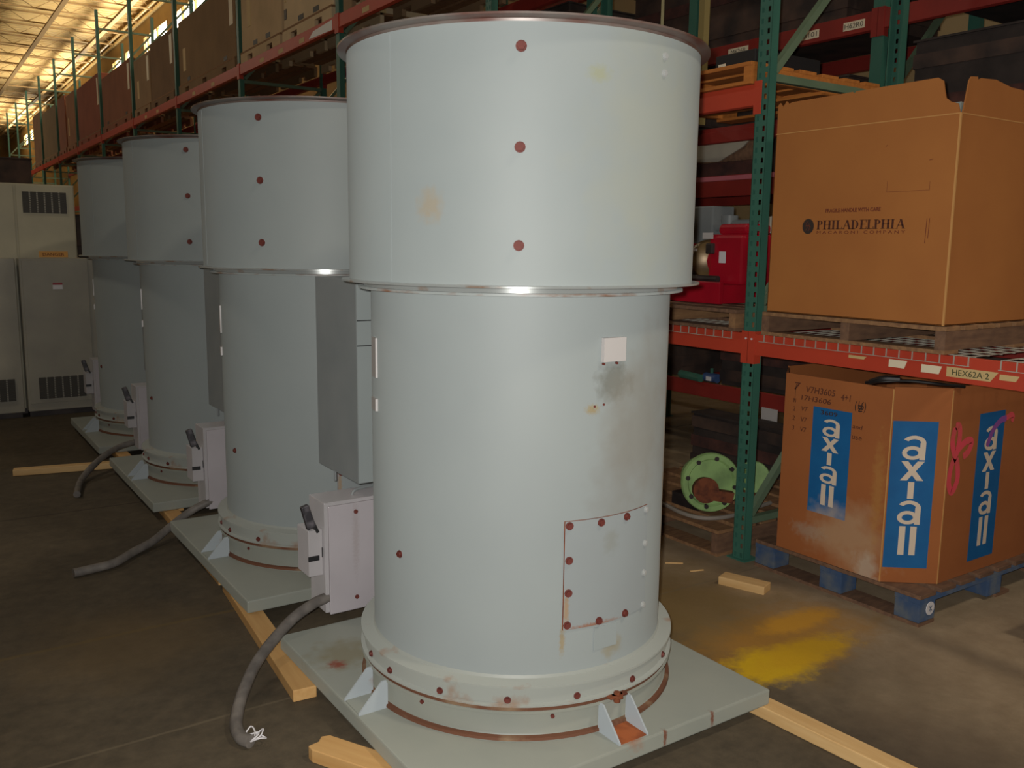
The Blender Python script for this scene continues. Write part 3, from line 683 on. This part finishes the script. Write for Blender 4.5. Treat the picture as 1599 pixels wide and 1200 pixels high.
# serif capitals
def serif_word(word, y_start, y_end, z0, z1, mtl):
    Hh = z1-z0; W_ = y_start-y_end; st, th, sf = .17, .05, .05
    G = {
     'P': (.62, [('v', .16), ('bowl', .16, .5, 1)]), 'H': (.86, [('v', .16), ('v', .62), ('h', .16, .74, .5)]),
     'I': (.40, [('v', .14)]), 'L': (.62, [('v', .16), ('h', .16, .60, 0.0), ('t', .56, 0, .26)]),
     'A': (.80, [('d', .10, 0, .42, 1, .05), ('d', .42, 1, .68, 0, .17), ('h', .2, .62, .33)]),
     'D': (.80, [('v', .16), ('bowl', .16, 0, 1)]), 'E': (.66, [('v', .16), ('h', .16, .60, 0), ('h', .16, .52, .5), ('h', .16, .58, .95), ('t', .58, 0, .24), ('t', .56, .76, 1)])}
    tot = sum(G[c][0] for c in word); sc = W_/tot; cur = 0
    for ch in word:
        w, ops = G[ch]; b = MB()
        def quad(p):
            vs = [(XFc-.0009, y_start-(cur+px)*sc, z0+pz*Hh) for px, pz in p]; n = len(vs)
            vs2 = [(XFc, v[1], v[2]) for v in vs]
            b.add(vs+vs2, [tuple(range(n)), tuple(range(n, 2*n))[::-1]]+[(i, (i+1) % n, n+(i+1) % n, n+i) for i in range(n)])
        for op in ops:
            if op[0] == 'v':
                x = op[1]; quad([(x-st/2, 0), (x+st/2, 0), (x+st/2, 1), (x-st/2, 1)])
                for zz in (0, 1-sf): quad([(x-st/2-.09, zz), (x+st/2+.09, zz), (x+st/2+.09, zz+sf), (x-st/2-.09, zz+sf)])
            elif op[0] == 'h': quad([(op[1], op[3]), (op[2], op[3]), (op[2], op[3]+th), (op[1], op[3]+th)])
            elif op[0] == 't': quad([(op[1]-.02, op[2]), (op[1]+.03, op[2]), (op[1]+.03, op[3]), (op[1]-.02, op[3])])
            elif op[0] == 'd':
                _, xa, za, xb, zb_, ww = op; quad([(xa-ww/2, za), (xa+ww/2, za), (xb+ww/2, zb_), (xb-ww/2, zb_)])
                if za == 0: quad([(xa-.11, 0), (xa+.11, 0), (xa+.11, sf), (xa-.11, sf)])
                else: quad([(xb-.15, 0), (xb+.14, 0), (xb+.14, sf), (xb-.15, sf)])
            elif op[0] == 'bowl':
                _, xc, za, zb_ = op; zc = (za+zb_)/2; rz = (zb_-za)/2; rx = .40 if za == .5 else .52; n = 10
                for i in range(n):
                    a0, a1 = -pi/2+pi*i/n, -pi/2+pi*(i+1)/n
                    def pt(a, k): return (xc+(rx-k*st*abs(math.cos(a)))*math.cos(a)**.8 if math.cos(a) > 1e-6 else xc, zc+(rz-k*th)*math.sin(a))
                    quad([pt(a0, 1), pt(a0, 0), pt(a1, 0), pt(a1, 1)])
        b.obj('letter', mtl, tb); cur += w
serif_word('PHILADELPHIA', 2.640, 2.205, 1.690, 1.729, m_print)
put_text('MACARONI COMPANY', .014, (XFc, 2.420, 1.6765), U_, V_, m_print2, tb, w=.435, h=.0125, spacing=1.5)
put_text('FRAGILE HANDLE WITH CARE', .02, (XFc, 2.460, 1.772), U_, V_, m_print2, tb, w=.275, h=.017, offset=.0006)
strokes('outline_print', [[(0, .045), (.0, 0)], [(0, 0), (.19, 0)], [(.19, 0), (.19, .035)]], .0028, (XFc, 2.300, 1.842), U_, V_, m_print2, tb, sub=1)
strokes('small_marks', [[(0, 0), (.01, .004)], [(.20, -.07), (.216, -.066)], [(.21, -.30), (.208, -.40)], [(.222, -.30), (.22, -.38)]], .005, (XFc, 2.32, 2.03), U_, V_, m_print2, tb, sub=1)

# ================================================================== LOW OCTAGONAL BOX
gb = thing('octagonal_carton', 'low octagonal cardboard bin with vertical blue axiall strips on a blue-block pallet', 'box')
Yc = 2.073
oct_ = [(3.50, 2.80), (3.50, 2.227), (3.692, Yc), (4.50, Yc), (4.68, 2.22), (4.68, 2.78), (4.50, 2.92), (3.66, 2.92)]
def wallseg(p, q, z0, z1, t=.01):
    p, q = Vector((*p, 0)), Vector((*q, 0)); d = (q-p).normalized(); nn = Vector((-d.y, d.x, 0))
    return MB().prism([(p.x, p.y), (q.x, q.y), (q.x+nn.x*t, q.y+nn.y*t), (p.x+nn.x*t, p.y+nn.y*t)], z0, z1)
for i in range(8):
    zt_ = 1.012 if i in (0, 7) else 1.020
    wallseg(oct_[i], oct_[(i+1) % 8], .143, zt_).obj('side_panel', m_gay, gb)
MB().prism([(a+(.006 if a < 4 else -.006), c+(.006 if c < 2.5 else -.006)) for a, c in oct_], .143, .150).obj('bottom_panel', m_gay, gb)
for (a, c) in oct_[1:3]: MB().box(a-.0015, a+.004, c-.0015, c+.004, .143, 1.01).obj('corner_crease', m_card_edge, gb)
def strip(org, u, wdt, ztop, zbot, parent, lw=None, wl=.55):
    u = Vector(u).normalized(); v = Vector((0, 0, 1)); Hh = ztop-zbot; org = Vector(org)  # org at top-left
    n = u.cross(v)
    s = decal('blue_strip', [(0, -Hh), (wdt, -Hh), (wdt, 0), (0, 0)], org, u, v, m_blue, parent)
    o2 = org+n*.0009; cw = wdt*wl; c = wdt/2
    def P(*a): return decal('letter', [(x, -y) for x, y in a][::-1], o2, u, v, m_white_print, s)
    a_h = Hh*.163
    def letter_a(zt):
        w = cw; k = .24*w; h = a_h; l, r = c-w/2, c+w/2; out = []
        # right stem with rounded shoulder and hook
        def arc(cx_, cy_, rx, ry, a0, a1, kk, nn=9, ky=None):
            ky = ky or .145*h
            A = [(cx_+rx*math.cos(a0+(a1-a0)*i/nn), cy_-ry*math.sin(a0+(a1-a0)*i/nn)) for i in range(nn+1)]
            B = [(cx_+(rx-kk)*math.cos(a0+(a1-a0)*i/nn), cy_-(ry-ky)*math.sin(a0+(a1-a0)*i/nn)) for i in range(nn+1)]
            for i in range(nn):
                q = [A[i], A[i+1], B[i+1], B[i]]; out.append(q)
        out.append([(r-k, zt+.29*h), (r, zt+.29*h), (r, zt+h), (r-k, zt+h)])
        arc(c, zt+.30*h, w/2, .30*h, 0, pi*.86, k*.9)
        arc(c-.05*w, zt+.715*h, w*.45, .285*h, 0, 2*pi, k*.85, 18)
        b = MB()
        for qi, q in enumerate(out):
            lv = n*(.0003*(0 if qi == 0 else 1 if qi < 10 else 2))
            pts = [o2+lv+u*x+v*(-y) for x, y in q]; b.add(pts+[p+n*.0008 for p in pts], [(0, 1, 2, 3), (7, 6, 5, 4), (0, 4, 5, 1), (1, 5, 6, 2), (2, 6, 7, 3), (3, 7, 4, 0)])
        return b.obj('letter', m_white_print, s)
    letter_a(Hh*.095)
    # x
    yx, hx, k = Hh*.268, Hh*.130, .30*cw
    b = MB()
    for (xa, xb) in ((c-cw/2, c+cw/2-k), (c+cw/2-k, c-cw/2)):
        q = [(xa, yx), (xa+k, yx), (xb+k, yx+hx), (xb, yx+hx)]; pts = [o2+n*(.0004 if xa > xb else 0)+u*x+v*(-y) for x, y in q]
        b.add(pts+[p+n*.0008 for p in pts], [(0, 1, 2, 3), (7, 6, 5, 4), (0, 4, 5, 1), (1, 5, 6, 2), (2, 6, 7, 3), (3, 7, 4, 0)])
    b.obj('letter', m_white_print, s)
    P((c-.13*cw, Hh*.408), (c+.13*cw, Hh*.408), (c+.13*cw, Hh*.522), (c-.13*cw, Hh*.522))
    letter_a(Hh*.535)
    for dx in (-.36*cw, .12*cw): P((c+dx, Hh*.712), (c+dx+.27*cw, Hh*.712), (c+dx+.27*cw, Hh*.91), (c+dx, Hh*.91))
    return s
strip((3.4997, 2.632, .874), (0, -1, 0), .208, .874, .37, gb, wl=.44)
uB = Vector((3.692-3.5, Yc-2.227, 0)).normalized()
pB = Vector((3.5, 2.227, 0))+uB*.006; nB = uB.cross(Vector((0, 0, 1)))
strip((pB.x+nB.x*.0004, pB.y+nB.y*.0004, .872), uB, .190, .872, .212, gb, wl=.52)
strip((3.925, Yc-.0004, .886), (1, 0, 0), .215, .886, .20, gb, wl=.48)
# handwriting
XA = 3.4993
def hand(txt, y, z, w, h, mtl=m_marker, sh=.1): put_text(txt, .05, (XA, y, z), (0, -1, .0), (0, 0, 1), mtl, gb, 'handwriting', w=w, h=h, shear=sh)
hand('V7H3605', 2.600, .948, .16, .030); hand('4+1', 2.462, .938, .05, .03)
hand('17H3606', 2.622, .905, .165, .024); hand('7', 2.73, .955, .035, .036)
hand('V7', 2.683, .852, .035, .022); hand('V7', 2.683, .80, .035, .022); hand('V7', 2.683, .752, .035, .022)
hand('2', 2.742, .845, .012, .022); hand('2', 2.742, .80, .012, .022); hand('3', 2.742, .752, .012, .022)
hand('IN', 2.742, .885, .016, .02)
put_text('3609', .03, (XA-.0012, 2.545, .852), (0, -1, 0), (0, 0, 1), m_dkmarker, gb, 'handwriting', w=.09, h=.02)
hand('(16)', 2.385, .908, .055, .05, m_dkmarker); hand('and', 2.392, .815, .05, .018); hand('use', 2.392, .765, .05, .016)
strokes('pen_line', [[(0, .03), (-.004, 0), (-.004, -.05)]], .0025, (XA, 2.736, .935), (0, -1, 0), (0, 0, 1), m_dkmarker, gb)
strokes('marker_scribble', [[(-.012, .012), (.008, .010), (-.006, -.012), (.012, -.010)], [(-.008, .0), (.012, .004)]], .006, (XA-.001, 2.385, .90), (0, -1, 0), (0, 0, 1), m_dkmarker, gb)
# pink spray paint loops
strokes('pink_spray_paint', [[(-.06, .10), (-.075, .04), (-.05, -.02), (-.02, -.07), (-.01, -.14), (-.045, -.19), (-.075, -.15), (-.07, -.08), (-.035, -.02), (-.02, .05), (-.03, .10), (-.06, .105)],
        [(-.05, -.04), (-.02, .0), (.04, .03), (.08, .02), (.06, -.02), (.02, -.04)]], .034, (3.79, Yc-.0006, .745), (1, 0, 0), (0, 0, 1), m_pink, gb)
strokes('pink_spray_paint', [[(0, -.03), (.04, .04), (.10, .08), (.15, .085)]], .030, (4.0, Yc-.0022, .76), (1, 0, 0), (0, 0, 1), m_pink2, gb)
strokes('pink_spray_paint', [[(0, 0), (.04, .012), (.06, .0), (.05, -.02)]], .028, (4.15, Yc-.0008, .845), (1, 0, 0), (0, 0, 1), m_pink, gb)
strokes('scratch', [[(0, 0), (.03, .01), (.07, .015), (.12, .04)]], .006, (3.60, 2.138, .48), uB, (0, 0, 1), m_card_edge, gb) if False else None
tag(MB().tube([(3.49, 2.36, 1.022), (3.49, 2.27, 1.040), (3.56, 2.19, 1.046), (3.64, 2.10, 1.038), (3.75, 2.06, 1.024)], .0075, 8).tube([(3.492, 2.34, 1.026), (3.496, 2.28, 1.050), (3.53, 2.225, 1.052)], .014, 8).obj('strap', m_strap, None, True), 'black strap lying along the rim of the octagonal carton', 'strap')

# ================================================================== GOODS AROUND THE GREEN POST
m_mred = mat('crimson machine paint', (176, 20, 40), .3, 0, (140, 14, 32), 5, .5, sharp=.3)
m_bronze = mat('olive bronze casting', (128, 104, 66), .35, .3, (90, 70, 44), 10, .45)
m_dk = mat('dark oily steel', (62, 54, 52), .5, .3, (44, 38, 38), 9, .5)
r = thing('gear_motor', 'crimson gear motor unit with olive round end, on shelf left of green post', 'machine', (3.9, 3.8, 1.298))
MB().box(-.20, .20, -.36, .44, 0, .10).box(-.22, -.19, -.38, .46, .0, .12).obj('skid', m_mred, r, bevel=.005)
MB().box(-.05, .20, -.38, -.12, .1, .38).box(0, .2, -.36, -.14, .38, .44).obj('gearbox', m_mred, r, bevel=.02)
MB().cyl((.06, -.14, .23), (.06, .40, .23), .10, 20).obj('shaft_housing', m_mred, r, True)
MB().lathe([(0, -.02), (.06, -.02), (.105, .0), (.118, .03), (.118, .07), (.10, .10), (.085, .12), (0, .12)], 28, Matrix.Translation((-.01, -.10, .235)) @ Vector((.62, .78, 0)).to_track_quat('Z', 'Y').to_matrix().to_4x4()).obj('end_casting', m_bronze, r, True)
MB().box(-.075, -.03, -.17, -.12, .27, .33).obj('terminal_cover', m_dk, r, bevel=.006)
MB().box(-.112, -.108, -.09, -.03, .285, .30).obj('bright_tag', m_wire, r)
MB().box(-.0515, -.0495, -.255, -.205, .22, .285).obj('white_label', m_wire, r)
for k in range(5): MB().cyl((-.1+.02*k, .13-.03*k, .12), (-.1+.02*k, .13-.03*k, .16), .012, 8).obj('fitting', m_galv if k % 2 else m_dk, r)
MB().cyl((-.10, .30, .13), (-.10, -.25, .13), .02, 10).cyl((-.12, .1, .1), (-.12, .1, .2), .014, 8).obj('pipe', m_dk, r, True)
MB().box(-.06, -.056, -.16, -.08, .355, .39).obj('bright_tag', m_plate, r)
# dark machine behind, level one
r = thing('pump_unit', 'dark steel pump with grey pipe stub behind the crimson gear motor', 'machine', (4.30, 3.9, 1.298))
MB().box(-.15, .2, -.4, .25, 0, .3).obj('pump_base', m_dk, r, bevel=.02)
MB().cyl((-.1, .3, .44), (-.1, -.36, .44), .035, 14).cyl((-.1, -.05, .3), (-.1, -.05, .50), .05, 14).obj('pipe', m_dgrey, r, True)
MB().box(-.14, .05, .05, .24, .3, .56).obj('grey_block', m_dgrey, r, bevel=.01)
MB().cyl((-.1, -.36, .44), (-.12, -.40, .44), .05, 14).obj('flange', m_galv, r)
for z in (.46, .50, .54): MB().box(-.155, -.15, -.40, -.38, z-.2, z-.178).obj('bright_tag', m_wire, r)
MB().cyl((.1, .22, .36), (.1, -.35, .36), .06, 12).obj('motor', m_mred, r, True)
# level two: folded white sheet metal and planks between levels
r = thing('bent_sheet', 'bent pale metal sheet leaning on boards in the rear rack left of the post', 'sheet metal', (5.0, 0, 0))
MB().prism([(4.98, 2.36), (4.42, 2.37), (4.50, 2.31), (4.72, 2.225), (4.98, 2.235)], 0, .012, 'x').obj('sheet', m_galv, r)
MB().box(.015, .035, 4.35, 5.4, 2.082, 2.22).obj('board', m_pallet_dark, r); MB().box(.015, .03, 4.35, 5.4, 2.222, 2.40).obj('board', m_pallet, r)
r = thing('pink_board', 'faded pink board lying along the rear beam behind the green post', 'board', (4.955, 4.7, 0))
MB().box(0, .02, -1.0, .8, 2.084, 2.115).obj('upper_edge', mat('faded pink paint', (196, 110, 120), .6), r)
MB().box(.0, .03, -1.0, .8, 2.1155, 2.12).obj('lower_edge', m_dred, r)
# level two goods
r = thing('motor_on_pallet', 'dark brown motor on the orange pallet beside the nearest housing rim', 'machine', (3.85, 3.95, 2.497))
MB().cyl((-.25, -.1, .15), (.15, .25, .15), .13, 18).cyl((-.27, -.12, .15), (-.25, -.1, .15), .145, 18).obj('motor_body', m_rust_d if False else m_dk, r, True)
for k in range(4): MB().cyl((-.22+.1*k, -.07+.085*k, .15), (-.20+.1*k, -.055+.085*k, .15), .145, 18).obj('fin', m_pallet, r)
MB().box(-.2, .15, -.1, .25, 0, .05).obj('feet', m_dk, r)
r = thing('black_carton', 'small black carton with cream tag on the orange pallet beside the green post', 'box', (3.55, 3.30, 2.497))
MB().box(0, .5, -.16, .10, 0, .075).obj('carton_body', m_black, r, bevel=.003)
MB().box(-.001, 0, .03, .08, .008, .032).obj('cream_tag', m_labelw, r)
r = thing('pipe_stand', 'pale upright pipes and wooden post standing on the level behind the housing rim', 'pipes', (4.4, 4.7, 2.40))
m_palepipe = mat('pale yellow pipe', (176, 168, 128), .5)
for (x, y, w) in ((.12, .15, .012), (.12, -.13, .012)): MB().cyl((x, y, 0), (x, y, 1.4), w, 8).obj('pipe', m_palepipe, r)
MB().box(.1, .15, -.27, -.22, 0, 1.4).obj('wooden_post', mat('yellowed timber', (150, 134, 84), .7), r)
MB().box(.1, .16, -.20, -.13, 0, 1.4).obj('green_post', m_green, r)
MB().box(-.1, .4, -.3, .4, 0, .012).obj('base_plate', m_dk, r)
# floor level: pale green flanged machine
m_lgreen = mat('pale green machine paint', (150, 184, 116), .5, 0, (112, 140, 88), 8, .42)
r = thing('flanged_gearbox', 'pale green flanged gearbox on the floor pallet behind the rack post', 'machine', (3.655, 3.415, .312))
A = Vector((.50, .86, -.08)).to_track_quat('Z', 'Y').to_matrix().to_4x4() @ Matrix.Scale(1.03, 4)
MB().lathe([(0, .02), (.12, .02), (.13, .0), (.155, .0), (.16, .01), (.16, .03), (.14, .035), (.13, .12), (.11, .22), (0, .22)], 40, A @ Matrix.Translation((0, 0, -.06))).obj('housing', m_lgreen, r, True)
MB().lathe([(.0, .085), (.03, .085), (.035, .075), (.065, .07), (.07, .02), (0, .02)], 24, Matrix.Translation((-.035, .02, -.035)) @ A @ Matrix.Translation((0.0, .0, -.12))).obj('shaft_hub', m_rust, r, True)
for k in range(8):
    a = 2*pi*k/8+.2
    MB().cyl(A @ Vector((.132*math.cos(a), .132*math.sin(a), -.064)), A @ Vector((.132*math.cos(a), .132*math.sin(a), -.05)), .013, 8).obj('flange_hole', m_dk, r)
MB().bar((-.06, -.06, -.05), (.05, -.135, -.07), .05, .06).obj('rust_arm', m_rust, r)
MB().box(-.06, .16, .02, .22, -.17, -.10).obj('foot', m_dk, r)
MB().cyl((.22, -.13, .02), (.235, -.12, .02), .09, 20).cyl((.05, .05, .0), (.22, -.13, .02), .04, 14).obj('rear_flange', m_lgreen, r, True)
tag(MB().tube([(3.52, 3.85, .153), (3.505, 3.60, .153), (3.475, 3.46, .153), (3.475, 3.35, .153), (3.52, 3.28, .153), (3.62, 3.245, .153), (3.76, 3.25, .153), (3.90, 3.28, .153), (4.05, 3.30, .153)], .012, 8).obj('hose', mat('dull grey hose', (150, 142, 132), .5), None, True), 'dull grey hose lying over the pallet before the green gearbox', 'hose')
# dim goods on the rear racks
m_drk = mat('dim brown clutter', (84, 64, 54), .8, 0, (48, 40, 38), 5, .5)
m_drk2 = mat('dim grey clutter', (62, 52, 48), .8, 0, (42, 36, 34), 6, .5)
def crate(x0, x1, y0, y1, z0, z1, label, mtl, name='crate', cat='crate', group=None):
    r = thing(name, label, cat, (x0, y0, z0), 0, group); w, d, h = x1-x0, y1-y0, z1-z0
    MB().box(.01, w-.01, .01, d-.01, .0, h-.01).obj('crate_body', mtl, r)
    for k in range(3):
        z = h*(k+.5)/3; MB().box(0, w, 0, d, z-.04, z+.04).obj('batten', m_pallet_dark if k % 2 else m_drk, r)
    MB().box(-.005, w+.005, -.005, d+.005, h-.012, h).obj('lid', mtl, r)
    return r
crate(5.04, 6.02, 5.05, 6.0, .602, 1.3, 'dim brown crate low in the rear rack left of the post', m_drk)
crate(4.99, 6.02, 3.6, 4.6, .602, 1.05, 'dim grey crate low in the rear rack near the housing', m_drk2)
crate(5.06, 6.02, 3.7, 5.6, 2.082, 2.7, 'dim brown crate on the second level of the rear rack', m_drk)
crate(4.96, 6.02, 1.0, 3.2, 2.082, 2.8, 'dim grey crate behind the tall box on the rear rack', m_drk2)
crate(4.96, 6.02, 1.0, 3.1, .602, 1.3, 'dim brown crate behind the octagonal box', m_drk)
crate(5.0, 6.02, 3.7, 5.7, 3.022, 3.7, 'dim brown crate on the third level of the rear rack', m_drk)
crate(4.96, 6.02, 1.0, 3.2, 3.022, 3.75, 'dim grey crate on third level above the tall box', m_drk2)
crate(4.96, 6.02, 6.5, 8.8, 2.082, 2.8, 'dim brown crate seen between the housings on the rear rack', m_drk)
crate(4.96, 6.02, 6.5, 8.8, 3.022, 3.7, 'dim grey crate high between the housings on the rear rack', m_drk2)
crate(4.96, 6.02, 9.4, 11.8, 2.082, 2.85, 'dim brown crate far back on the rear rack', m_drk)
crate(4.72, 4.92, 3.3, 4.6, .0, .42, 'low dim grey crate on the floor behind the green gearbox', m_drk2)
MB().box(-.004, -.001, 4.01, 4.15, .353, .500).obj('hanging_card', m_plate, RB[4])
r = thing('valve', 'small blue and green valve on the shelf edge behind the rack post', 'valve', (4.97, 4.66, .602))
MB().cyl((0, -.06, .04), (0, .06, .04), .035, 12).obj('valve_body', mat('blue enamel', (60, 84, 130), .4), r, True); MB().cyl((0, 0, .06), (0, 0, .11), .012, 8).cyl((-.05, .06, .03), (.0, .32, .03), .03, 10).obj('stem', m_green, r)
MB().box(-.04, -.035, -.03, .02, .02, .05).obj('white_sticker_or_glare', m_wire, r)

# pallets and cartons on the top level to the left
CARTS = [ # y0,y1,height,colour, label
 (5.62, 6.75, 1.0, (140, 112, 84), 'tan carton on the top level behind the rim of the nearest housing'),
 (6.85, 7.95, 1.1, (128, 104, 78), 'brown carton on the top level left of the housing rim'),
 (8.22, 9.52, 1.25, (158, 140, 112), 'big pale carton on the top rack level nearest the first housing, right of the split'),
 (9.60, 10.92, 1.25, (150, 130, 102), 'big pale carton on the top rack level, left of the split'),
 (11.15, 13.75, .87, (118, 94, 66), 'long dull brown carton under the bright windows'),
 (14.05, 15.5, .87, (106, 82, 60), 'dark brown carton left of the bright windows'),
 (15.55, 16.70, .80, (128, 104, 78), 'brown carton with yellow tags, left of the bright windows'),
 (17.0, 19.6, .92, (120, 76, 54), 'long reddish brown carton with a cream label at its right end'),
 (19.9, 22.5, 1.10, (128, 70, 50), 'red brown carton with a white spot'),
 (22.9, 24.1, 1.15, (132, 92, 62), 'tan red carton, eighth from the near end'),
 (24.3, 25.4, 1.22, (120, 74, 54), 'narrow reddish carton, ninth from the near end'),
 (25.8, 28.3, 1.20, (100, 84, 60), 'olive brown carton near the far end'),
 (28.7, 30.3, 1.35, (104, 78, 58), 'dim brown carton at the far end of the top level')]
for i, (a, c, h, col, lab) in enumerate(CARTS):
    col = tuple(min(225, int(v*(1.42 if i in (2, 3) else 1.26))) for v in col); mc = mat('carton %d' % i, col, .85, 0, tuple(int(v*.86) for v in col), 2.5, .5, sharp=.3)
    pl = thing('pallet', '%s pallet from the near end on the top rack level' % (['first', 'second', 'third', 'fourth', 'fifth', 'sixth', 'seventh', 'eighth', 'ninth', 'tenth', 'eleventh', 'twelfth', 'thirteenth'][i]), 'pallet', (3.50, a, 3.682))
    L_ = c-a
    for q in range(6): MB().box(q*.18, q*.18+.14, 0, L_, .10, .12).obj('deck_board', m_pallet_pale, pl)
    nt = max(2, int(round(L_/.8))); pf = [(0, .0), (0, .099), (L_, .099), (L_, 0)]
    for k in range(nt-1, -1, -1):
        c0 = L_*(k+.5)/nt; pf += [(c0+.09, 0), (c0+.09, .06), (c0-.09, .06), (c0-.09, 0)]
    for xx in (0, .5, 1.0): MB().prism(pf, xx, xx+.04, 'x').obj('stringer', mc, pl)
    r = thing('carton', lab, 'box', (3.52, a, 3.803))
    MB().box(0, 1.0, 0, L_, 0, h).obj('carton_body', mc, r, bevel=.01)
    MB().box(.48, .54, -.0015, L_+.0015, .0, h+.002).obj('tape', m_label, r)
    if i in (2, 3, 4, 5, 6, 7, 8):
        MB().box(-.003, 0, .08, .22, h*.45, h*.92).obj('paper_label', m_labelw, r)
    if i in (3, 4, 6, 9): MB().box(-.003, 0, L_-.35, L_-.22, h*.2, h*.55).obj('paper_label', m_label, r)
    if i in (2, 3, 4, 7):
        for yy in (.35, L_-.55): MB().box(-.003, 0, yy, yy+.14, .02, .07).obj('black_mark', m_black, r)
    if i == 2:
        for k in range(6): MB().box(-.004, 0, L_-.09+.015*(k % 2), L_-.02-.01*(k % 3), .1+.17*k, .2+.17*k).obj('torn_tape', m_label if k % 2 else m_black, r)

# ================================================================== ELECTRICAL CABINETS at far left
m_cab = mat('beige grey cabinet paint', (192, 186, 158), .45, 0, (166, 160, 138), 3, .5, sharp=.3)
m_cab2 = mat('grey cabinet paint', (172, 167, 150), .45, 0, (148, 144, 132), 3, .5, sharp=.3)
m_louv = mat('louvre shadow grey', (70, 66, 58), .6)
def louvre(x0, x1, y, z0, z1, parent, n=6):
    lo = MB().box(x0, x1, y-.004, y-.001, z0, z1).obj('louvre', m_louv, parent)
    w = (x1-x0)/n; 
    for k in range(1, n): MB().box(x0+k*w-.006, x0+k*w+.006, y-.009, y-.003, z0, z1).obj('louvre_mullion', m_cab2, lo)
    kk = MB()
    for k in range(12):
        z = z0+(z1-z0)*(k+.5)/12; kk.box(x0, x1, y-.012, y-.003, z-.003, z+.003)
    q = kk.obj('louvre_blades', m_louv, lo); q['kind'] = 'stuff'
r = thing('electrical_cabinet', 'tall beige electrical cabinet with a yellow warning label at far left', 'cabinet', (0, 9.33, 0))
MB().box(-.35, 1.385, 0, .7, .05, 2.105).obj('cabinet_body', m_cab, r, bevel=.006); MB().box(-.33, 1.36, .02, .68, 0, .05).obj('plinth', m_dk, r)
for (a, c) in ((-.34, .50), (.52, .885), (.905, 1.375)): 
    MB().box(a, c, -.012, 0, .10, 2.09).obj('door', m_cab, r, bevel=.003)
louvre(.955, 1.315, -.012, 1.845, 2.035, r)
MB().box(1.06, 1.30, -.016, -.012, 1.445, 1.50).obj('warning_label', mat('orange yellow warning label', (222, 160, 70), .5), r)
put_text('DANGER', .03, (1.18, -.0165, 1.4725), (1, 0, 0), (0, 0, 1), m_print2, r, w=.18, h=.028)
r = thing('low_electrical_cabinet', 'lower grey electrical cabinet with bottom louvres in front of the tall one', 'cabinet', (0, 9.12, 0))
MB().box(.87, 1.49, 0, .195, .05, 1.44).obj('cabinet_body', m_cab2, r, bevel=.006); MB().box(.88, 1.47, .02, .18, 0, .05).obj('plinth', m_dk, r)
MB().box(.89, 1.43, -.012, 0, .12, 1.42).obj('door', m_cab2, r, bevel=.003)
louvre(.965, 1.355, -.012, .16, .36, r)
MB().box(1.445, 1.46, -.03, -.0, .25, .45).obj('handle', m_black, r)
MB().box(1.13, 1.21, -.015, -.012, 1.16, 1.22).obj('white_label', m_wire, r); MB().box(1.13, 1.21, -.0165, -.015, 1.20, 1.22).obj('red_band', m_mred, r)
r = thing('side_cabinet', 'grey cabinet cut by the left edge, louvre at its foot', 'cabinet', (0, 9.12, 0))
MB().box(.2, .84, 0, .195, .05, 1.44).obj('cabinet_body', m_cab2, r, bevel=.006); MB().box(.22, .82, .02, .18, 0, .05).obj('plinth', m_dk, r)
louvre(.45, .775, -.001, .16, .36, r, 5)
# clutter beyond the cabinets
crate(-.3, 1.3, 11.5, 13, 0, 2.5, 'dim brown crate stack beyond the tall electrical cabinet', m_drk)
crate(1.6, 2.6, 11.5, 13.5, 0, 1.9, 'dim grey crate beyond the farthest fan housing', m_drk2)
crate(-1.6, 1.6, 22, 25, 0, 4.2, 'big dim brown crate far down the aisle', m_drk)
crate(-2.5, 2.2, 38, 41, 0, 6.0, 'dim grey stack at the far end of the aisle', m_drk2)
